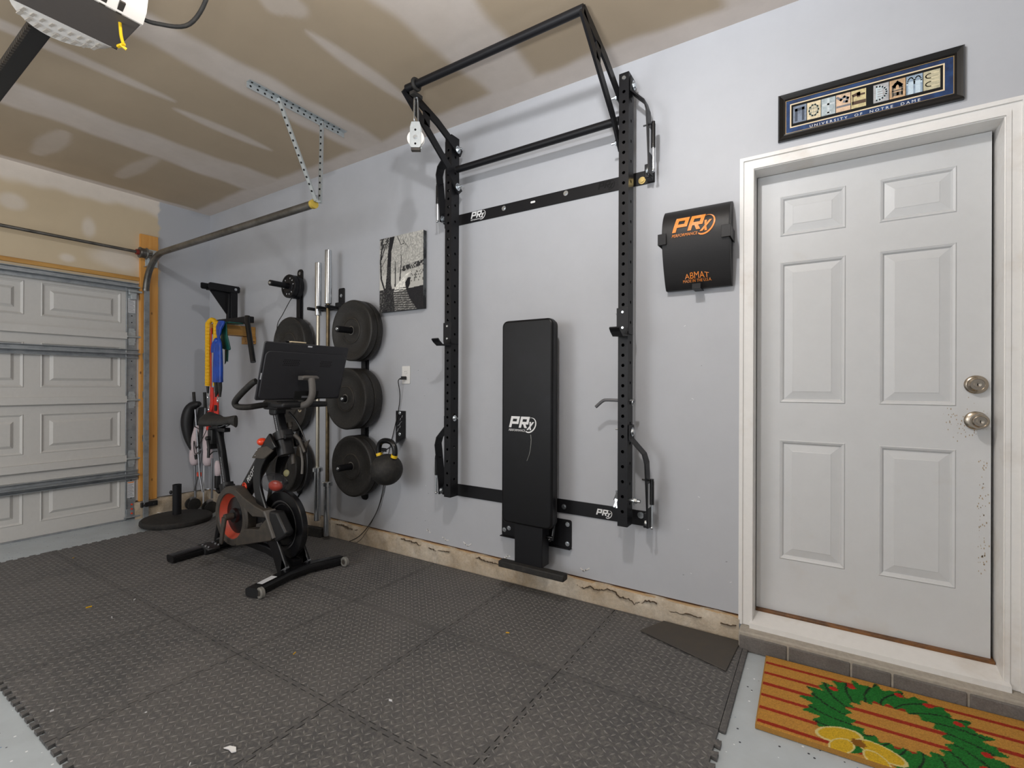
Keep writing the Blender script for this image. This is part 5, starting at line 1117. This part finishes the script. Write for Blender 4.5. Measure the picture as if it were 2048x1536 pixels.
for L in (up_, lo_): b = MB(); b.prism(L, (0, yb - .005, 0), X, Z, Y * (yf - yb + .002)); link('guard_arm', b, charcoal, ch, bevel=.006)
b = MB(); b.prism([(2.325, .44), (2.34, .44), (2.44, .29), (2.425, .28)], (0, yb, 0), X, Z, Y * (yf - yb - .004)); link('guard_edge', b, grey_arm, ch, bevel=.003)
b = MB(); b.prism([(2.06, .29), (2.2, .335), (2.3, .36), (2.2, .42), (2.1, .44), (2.05, .43)], (0, YC - .04, 0), X, Z, Y * .03); link('inner_cover', b, black_plastic, ch)
def crank(sgn, dx, dz, name_y):
    y = YC + sgn * .15; b = MB(); b.cyl((cc[0], YC + sgn * .05, cc[1]), (cc[0], y, cc[1]), .022)
    e = (cc[0] + dx, y + sgn * .015, cc[1] + dz); b.sweep([(cc[0], y, cc[1]), e], sec(.036, .02, .008), up=(0, 1, 0), scales=[1.15, .8]); k = link('crank_arm', b, charcoal, bk, smooth=40)
    p = (e[0], e[1] + sgn * .065, e[2]); b = MB(); b.obox(p, (.105, .075, .02), (1, 0, -.12), Y); b.cyl(e, p, .008); pd_ = link('pedal', b, black_plastic, k, bevel=.008)
    for i in (-1, 1):
        for j in (-1, 0, 1): b = MB(); b.cyl((p[0] + j * .038, p[1] + i * .03, p[2] + .008), (p[0] + j * .038, p[1] + i * .03, p[2] + .016), .006, n=8); link('pedal_stud', b, zinc, pd_)
    b = MB(); b.tube(spline([(p[0] - .05, p[1] - .025, p[2]), (p[0] - .03, p[1] - .03, p[2] + .05), (p[0] + .02, p[1] - .03, p[2] + .055), (p[0] + .05, p[1] - .025, p[2] + .01)], 4), .007, 7)
    if sgn > 0: link('toe_cage', b, black_plastic, pd_, smooth=50)
crank(-1, -.012, -.172, 0); crank(1, .012, .172, 0)
# flywheel
fc = (2.365, .335)
b = MB(); b.lathe([(.02, -.008), (.13, -.008), (.135, -.018), (.215, -.02), (.219, -.014), (.219, .014), (.215, .02), (.135, .018), (.13, .008), (.02, .008)], (fc[0], YC, fc[1]), Y, 64); fw_ = link('flywheel', b, black_gloss, bk, smooth=25)
link('machined_ring', MB().lathe([(.127, -.0085), (.15, -.0212), (.156, -.0214), (.134, -.012)], (fc[0], YC, fc[1]), Y, 64), mat('machined_grey', (92, 90, 90), .4, .6), fw_, smooth=25)
# fork : a swept plate each side of the flywheel
ctr = [(2.36, .88), (2.27, .80), (2.2, .70), (2.185, .60), (2.205, .52), (2.27, .40), (2.37, .25), (2.47, fm + .05)]
cs = spline([(x, 0, z) for x, z in ctr], 5); hwid = [.054 - .014 * math.sin(math.pi * k / (len(cs) - 1)) for k in range(len(cs))]
for dy in (-.085, .065):
    A, B = [], []
    for k, p in enumerate(cs):
        q = (cs[min(k + 1, len(cs) - 1)] - cs[max(k - 1, 0)]).normalized(); nn = V((-q.z, 0, q.x)); A.append((p + nn * hwid[k])); B.append((p - nn * hwid[k]))
    b = MB(); N = len(cs); y0, y1 = YC + dy, YC + dy + .02
    vs2 = [(p.x, y0, p.z) for p in A] + [(p.x, y0, p.z) for p in B] + [(p.x, y1, p.z) for p in A] + [(p.x, y1, p.z) for p in B]; fs2 = []
    for k in range(N - 1):
        fs2 += [(k, k + 1, N + k + 1, N + k), (2 * N + k, 3 * N + k, 3 * N + k + 1, 2 * N + k + 1), (k, 2 * N + k, 2 * N + k + 1, k + 1), (N + k, N + k + 1, 3 * N + k + 1, 3 * N + k)]
    fs2 += [(0, N, 3 * N, 2 * N), (N - 1, 3 * N - 1, 4 * N - 1, 2 * N - 1)]; b.add(vs2, fs2); fk = link('fork_plate', b, black_gloss, bk, bevel=.005)
    b = MB(); b.prism([(2.46, fm + .05), (2.5, fm + .05), (2.52, fm + .075), (2.47, fm + .12)], (0, y0, 0), X, Z, Y * .02); link('weld_tab', b, grey_tube, fk)
b = MB(); b.prism([(2.36, .44), (2.44, .445), (2.54, .335), (2.53, .31), (2.44, .26), (2.37, .30)], (0, YC - .105, 0), X, Z, Y * .06); link('axle_cover', b, black_plastic, bk, bevel=.012, seg=3)
b = MB(); b.sweep([(2.36, YC - .1055, .438), (2.36, YC - .1055, .30)], [(-.004, -.002), (.004, -.002), (.004, .002), (-.004, .002)], up=(0, 1, 0)); 
# head, handlebar post
b = MB(); b.sweep([P3(2.38, .78), P3(2.335, .90)], sec(.085, .095, .03), up=(0, 1, 0)); hd = link('head_tube', b, black_plastic, bk, smooth=50)
b = MB(); b.sweep([P3(2.355, .875), P3(2.335, .925)], sec(.1, .11, .035), up=(0, 1, 0)); b.cyl(P3(2.41, .9, -.03), P3(2.41, .9, .05), .014); link('head_collar', b, black_plastic, hd, smooth=50)
b = MB(); b.tube([P3(2.42, .91, .03), P3(2.45, .88, .045), P3(2.49, .80, .055)], .012, 10, scales=[1.2, 1, .75]); link('height_lever', b, charcoal, hd, smooth=50)
b = MB(); b.sweep([P3(2.345, .89), P3(2.275, 1.09)], sec(.055, .06, .015), up=(0, 1, 0)); hp_ = link('handlebar_post', b, black_powder, bk, smooth=50)
for k in range(18): p_ = V(P3(2.328, .935)).lerp(V(P3(2.288, 1.05)), k / 17); link('tick_mark', MB().box(p_.x - .004, p_.x + .01, YC - .0307, YC - .0301, p_.z, p_.z + .0022), label_white, hp_, smooth=0)
b = MB(); b.cyl(P3(2.33, .96, .055), P3(2.405, .72, .035), .014); b.cyl(P3(2.325, .98, .056), P3(2.333, .95, .055), .02); link('resistance_knob', b, charcoal, hd, smooth=50)
b = MB(); b.obox(P3(2.37, .80, .045), (.06, .05, .03), (.3, 0, 1), Y); link('brake_block', b, grey_tube, hd, bevel=.004)
b = MB(); b.tube(spline([P3(2.31, 1.05, .06), P3(2.36, .98, .09), P3(2.43, .86, .1), P3(2.47, .72, .09), P3(2.46, .6, .08), P3(2.4, .5, .07)], 6), .006, 8); link('brake_cable', b, black_gloss, hd, smooth=60)
b = MB(); b.tube(spline([P3(2.42, .84, .07), P3(2.46, .74, .06), P3(2.47, .66, .05)], 5), .008, 8); link('silver_cable_sleeve', b, grey_arm, hd, smooth=60)
# handlebar : closed horns each side
b = MB(); H = [P3(2.30, 1.105, -.02), P3(2.285, 1.10, -.10), P3(2.265, 1.09, -.17), P3(2.235, 1.09, -.215), P3(2.21, 1.10, -.228), P3(2.215, 1.125, -.235), P3(2.28, 1.17, -.236), P3(2.38, 1.235, -.225), P3(2.41, 1.25, -.215)]
for m_ in (1, -1): b.tube([(x, YC + (y - YC) * m_, z) for x, y, z in spline(H, 5)], .0185, 12)
hb_ = link('handlebar', b, black_rubber, bk, smooth=60)
b = MB(); b.obox(P3(2.32, 1.10), (.16, .16, .06), X, Y); b.obox(P3(2.28, 1.06), (.08, .08, .06), X, Y); link('stem_block', b, black_plastic, bk, bevel=.015, seg=3)
b = MB(); b.box(2.36, 2.50, YC - .1, YC + .22, 1.085, 1.12); link('tablet_cradle', b, black_plastic, bk, bevel=.012)
b = MB(); b.tube([P3(2.43 + .012 * math.cos(a), 1.068 + .012 * math.sin(a), .06) for a in [math.pi * (1 + k / 8) for k in range(9)]], .004, 6); link('cable_hook', b, cream, hp_)
# screen, seen from behind, leaning towards the front
sb, stp, sy0, sy1 = V((2.45, 0, 1.135)), V((2.555, 0, 1.48)), -.905, -.318
su = (stp - sb); sh_ = su.length; su.normalize(); sn = V((su.z, 0, -su.x)); smid = (sb + stp) / 2 + V((0, (sy0 + sy1) / 2, 0))
b = MB(); b.prism(rrect((sy1 - sy0) / 2, sh_ / 2, .012), smid - sn * .012, Y, su, sn * .012); sc_ = link('screen', b, screen_back, bk, bevel=.004)
b = MB(); b.prism(rrect((sy1 - sy0) / 2 - .012, sh_ / 2 - .03, .03), smid - su * .022, Y, su, sn * .01); link('rear_bulge', b, screen_back, sc_, bevel=.012, seg=3)
b = MB(); b.prism(rrect((sy1 - sy0) / 2 - .012, sh_ / 2 - .012, .005), smid - sn * .0128, Y, su, sn * .001); link('glass', b, black_gloss, sc_)
for y0, n1 in ((sy0 + .13, 9), (sy0 + .385, 7)):
    for i in range(n1):
        for j in range(4): link('speaker_hole', MB().obox(smid + su * (.045 + .011 * j) + sn * .0102 + V((0, y0 + i * .012 + .006 * (j % 2) - (sy0 + sy1) / 2, 0)), (.006, .006, .001), Y, su), hole_dark, sc_, smooth=0)
b = MB(); b.text('PELOTON', smid + su * .005 + sn * .0101 + V((0, -.01, 0)), Y, su, .09, sn * .0006, .011, .2); link('lettering', b, charcoal, sc_, smooth=0)
for p_, dim in ((V((0, .0, 0)) + su * (sh_ / 2 - .012), (.03, .009, .002)), (V((0, -(sy1 - sy0) / 2 + .012, 0)) - su * .03, (.01, .04, .002))): link('badge', MB().obox(smid + p_ + sn * .0005, dim, Y, su), label_white, sc_, smooth=0)
b = MB(); b.obox(smid - su * .15 + sn * .004 + V((0, .03, 0)), (.17, .06, .02), Y, su); link('port_recess', b, hole_dark, sc_, bevel=.004); b = MB(); b.obox(smid - su * .158 + sn * .0155 + V((0, .03, 0)), (.07, .012, .004), Y, su); link('port_bar', b, grey_tube, sc_, smooth=0)
b = MB(); b.box(2.53, 2.555, -.74, -.64, 1.487, 1.494); link('camera_bar', b, cream, sc_, bevel=.002)
ym = -.625
b = MB(); b.tube(spline([(2.41, ym - .015, 1.095), (2.47, ym, 1.095), (2.545, ym + .005, 1.115), (2.585, ym + .005, 1.165), (2.585, ym + .005, 1.23), (2.575, ym + .005, 1.268)], 6), .021, 14); ar = link('screen_arm', b, grey_arm, bk, smooth=60)
b = MB(); b.tube([(2.572, ym - .055, 1.27), (2.572, ym - .04, 1.275), (2.572, ym + .045, 1.275), (2.572, ym + .06, 1.27)], .012, 12, scales=[.6, 1, 1, .6]); b.box(2.52, 2.57, ym - .05, ym + .055, 1.258, 1.285); link('pivot_mount', b, grey_arm, ar, bevel=.004)
# weight tray wings, dome over the brake, bell
b = MB(); b.prism([(-.005, .0), (-.17, -.02), (-.2, -.085), (-.06, -.10), (.0, -.05)], (2.375, YC - .06, .86), V((.86, 0, .0)) + V((0, .12, .1)), V((.15, .3, .95)), V((.0, -.012, .0))); fl = link('tray_wing', b, charcoal, bk, bevel=.006)
for q in ((-.165, -.035), (-.16, -.07)): p_ = V((2.375, YC - .075, .86)) + (V((.86, .12, .1)) * q[0]) + V((.15, .3, .95)) * q[1]; link('rivet', MB().ball(p_, .004, 6), zinc, fl)
b = MB(); b.prism([(.0, 0), (.15, .04), (.02, -.085), (-.04, -.06)], (2.40, YC + .06, .83), V((.9, .05, .1)), V((-.1, -.2, .97)), V((0, .012, 0))); link('tray_wing', b, charcoal, bk, bevel=.006)
b = MB(); b.ball((2.32, YC - .045, .603), .078, 16, (1.45, .75, .82)); dm = link('sweat_dome', b, dome_m, bk, smooth=60)
b = MB(); b.ball((2.345, YC - .05, .588), .04, 10, (1.5, .8, .85)); tag(link('red_brake_core', b, red_m, dm, smooth=60), 'orange red brake block seen through the dome')
b = MB(); b.lathe([(0, 0), (.02, .002), (.022, .008), (.014, .012), (0, .012)], (2.39, YC - .0, .665), (.3, -1, .2), 18, closed=False); link('brake_disc_cap', b, mat('olive_cap', (120, 116, 78), .5), bk)
bl = thing('bell', (2.235, -.735, .80), 'small shiny orange-red bell clipped to the tray of the exercise bike', 'bell')
b = MB(); b.ball((2.235, -.735, .862), .03, 12, (1.05, 1.05, .85)); link('bell_dome', b, mat('glossy_red_orange', (236, 66, 26), .12, coat=.6), bl, smooth=60)
b = MB(); b.cyl((2.24, -.735, .842), (2.245, -.735, .80), .006); link('bell_post', b, black_gloss, bl)
# ------------------------------------------------------------------ coir door mat
dm0 = V((5.066, -.612, fz(5.4))); dw, dh = .80, .50
dang = R(1.0)
def mat_col(u, v):
    s_ = u / dw; t = v / dh; nz = rng.random(u.shape); j = .006 * (nz - .5)
    base = np.array(lin((204, 148, 66))); c = base * (.82 + .36 * nz[..., None])
    st = (((t + .03) * 6.1) % 1.0); line = np.abs(st - .5) < .115
    red = np.array(lin((170, 48, 26))); c = np.where((line & (t < .97))[..., None], red * (.8 + .4 * nz[..., None]), c)
    # wreath of green sprigs in the middle, bow at its foot
    du, dv = (u - .415) + j, (v - .235) + j; rr = np.hypot(du / 1.0, dv / .9); an = np.arctan2(dv, du)
    lim = .262 + .016 * np.sin(an * 23) + .011 * np.sin(an * 41 + 1)
    gr = np.array(lin((30, 118, 42))) * (.65 + .7 * nz[..., None]); wre = rr < lim
    c = np.where(wre[..., None], gr, c)
    dk = wre & (np.sin(an * 17 + rr * 60) > .93); c = np.where(dk[..., None], np.array(lin((26, 46, 26))), c)
    inner = .135 + .012 * np.sin(an * 19 + 2)
    c = np.where((rr < inner)[..., None], base * (.82 + .36 * nz[..., None]), c)
    c = np.where(((rr < inner) & line)[..., None], red * (.8 + .4 * nz[..., None]), c)
    for bu, bv in ((.24, .37), (.30, .42), (.53, .43), (.60, .36), (.64, .22), (.62, .14), (.45, .45)):
        c = np.where((np.hypot(u - bu, v - bv) < .014 + j)[..., None], np.array(lin((196, 42, 30))) * (.8 + .4 * nz[..., None]), c)
    ye = np.array(lin((228, 186, 44)))
    for (ku, kv), (ru, rv), al in (((.245, .085), (.075, .04), .5), ((.355, .06), (.07, .038), -.4), ((.25, .03), (.03, .05), -.6), ((.34, .015), (.03, .045), .6)):
        a_, b_ = (u - ku) * math.cos(al) + (v - kv) * math.sin(al), -(u - ku) * math.sin(al) + (v - kv) * math.cos(al)
        e = np.hypot(a_ / ru, b_ / rv); c = np.where((e < 1 + 2 * j)[..., None], ye * (.8 + .35 * nz[..., None]), c); c = np.where(((e < 1) & (e > .86))[..., None], np.array(lin((232, 216, 150))), c)
    c = np.where((np.hypot(u - .298, v - .072) < .02 + j)[..., None], np.array(lin((150, 96, 26))), c)
    return c
ca, sa = math.cos(dang), math.sin(dang)
def mat_pos(u, v):
    ed = np.minimum(np.minimum(u, dw - u), np.minimum(v, dh - v)); z = .0165 + .0016 * rng.random(u.shape) - np.where(ed < .003, .004, 0)
    x = dm0.x + u * ca - v * sa; return (x, dm0.y + u * sa + v * ca, z + .009 * x)
dmat = thing('doormat', (5.45, -.36, fz(5.45)), 'striped coir doormat with a green wreath and yellow bow below the door step', 'doormat')
gridmesh('coir_pile', np.linspace(0, dw, 270), np.linspace(0, dh, 170), mat_pos, {'Col': mat_col}, coir, parent=dmat, loc=tuple(dmat.location))
b = MB()
for q in ([(0, 0), (dw, 0), (dw, dh), (0, dh)],): b.prism([(dm0.x + u * ca - v * sa, dm0.y + u * sa + v * ca) for u, v in q], (0, 0, .0006), X, Y, Z * .0145)
tilt(b); link('backing', b, mat('coir_edge', (176, 128, 58), .95, var=(300, .35), bump=(300, .6)), dmat, smooth=0)
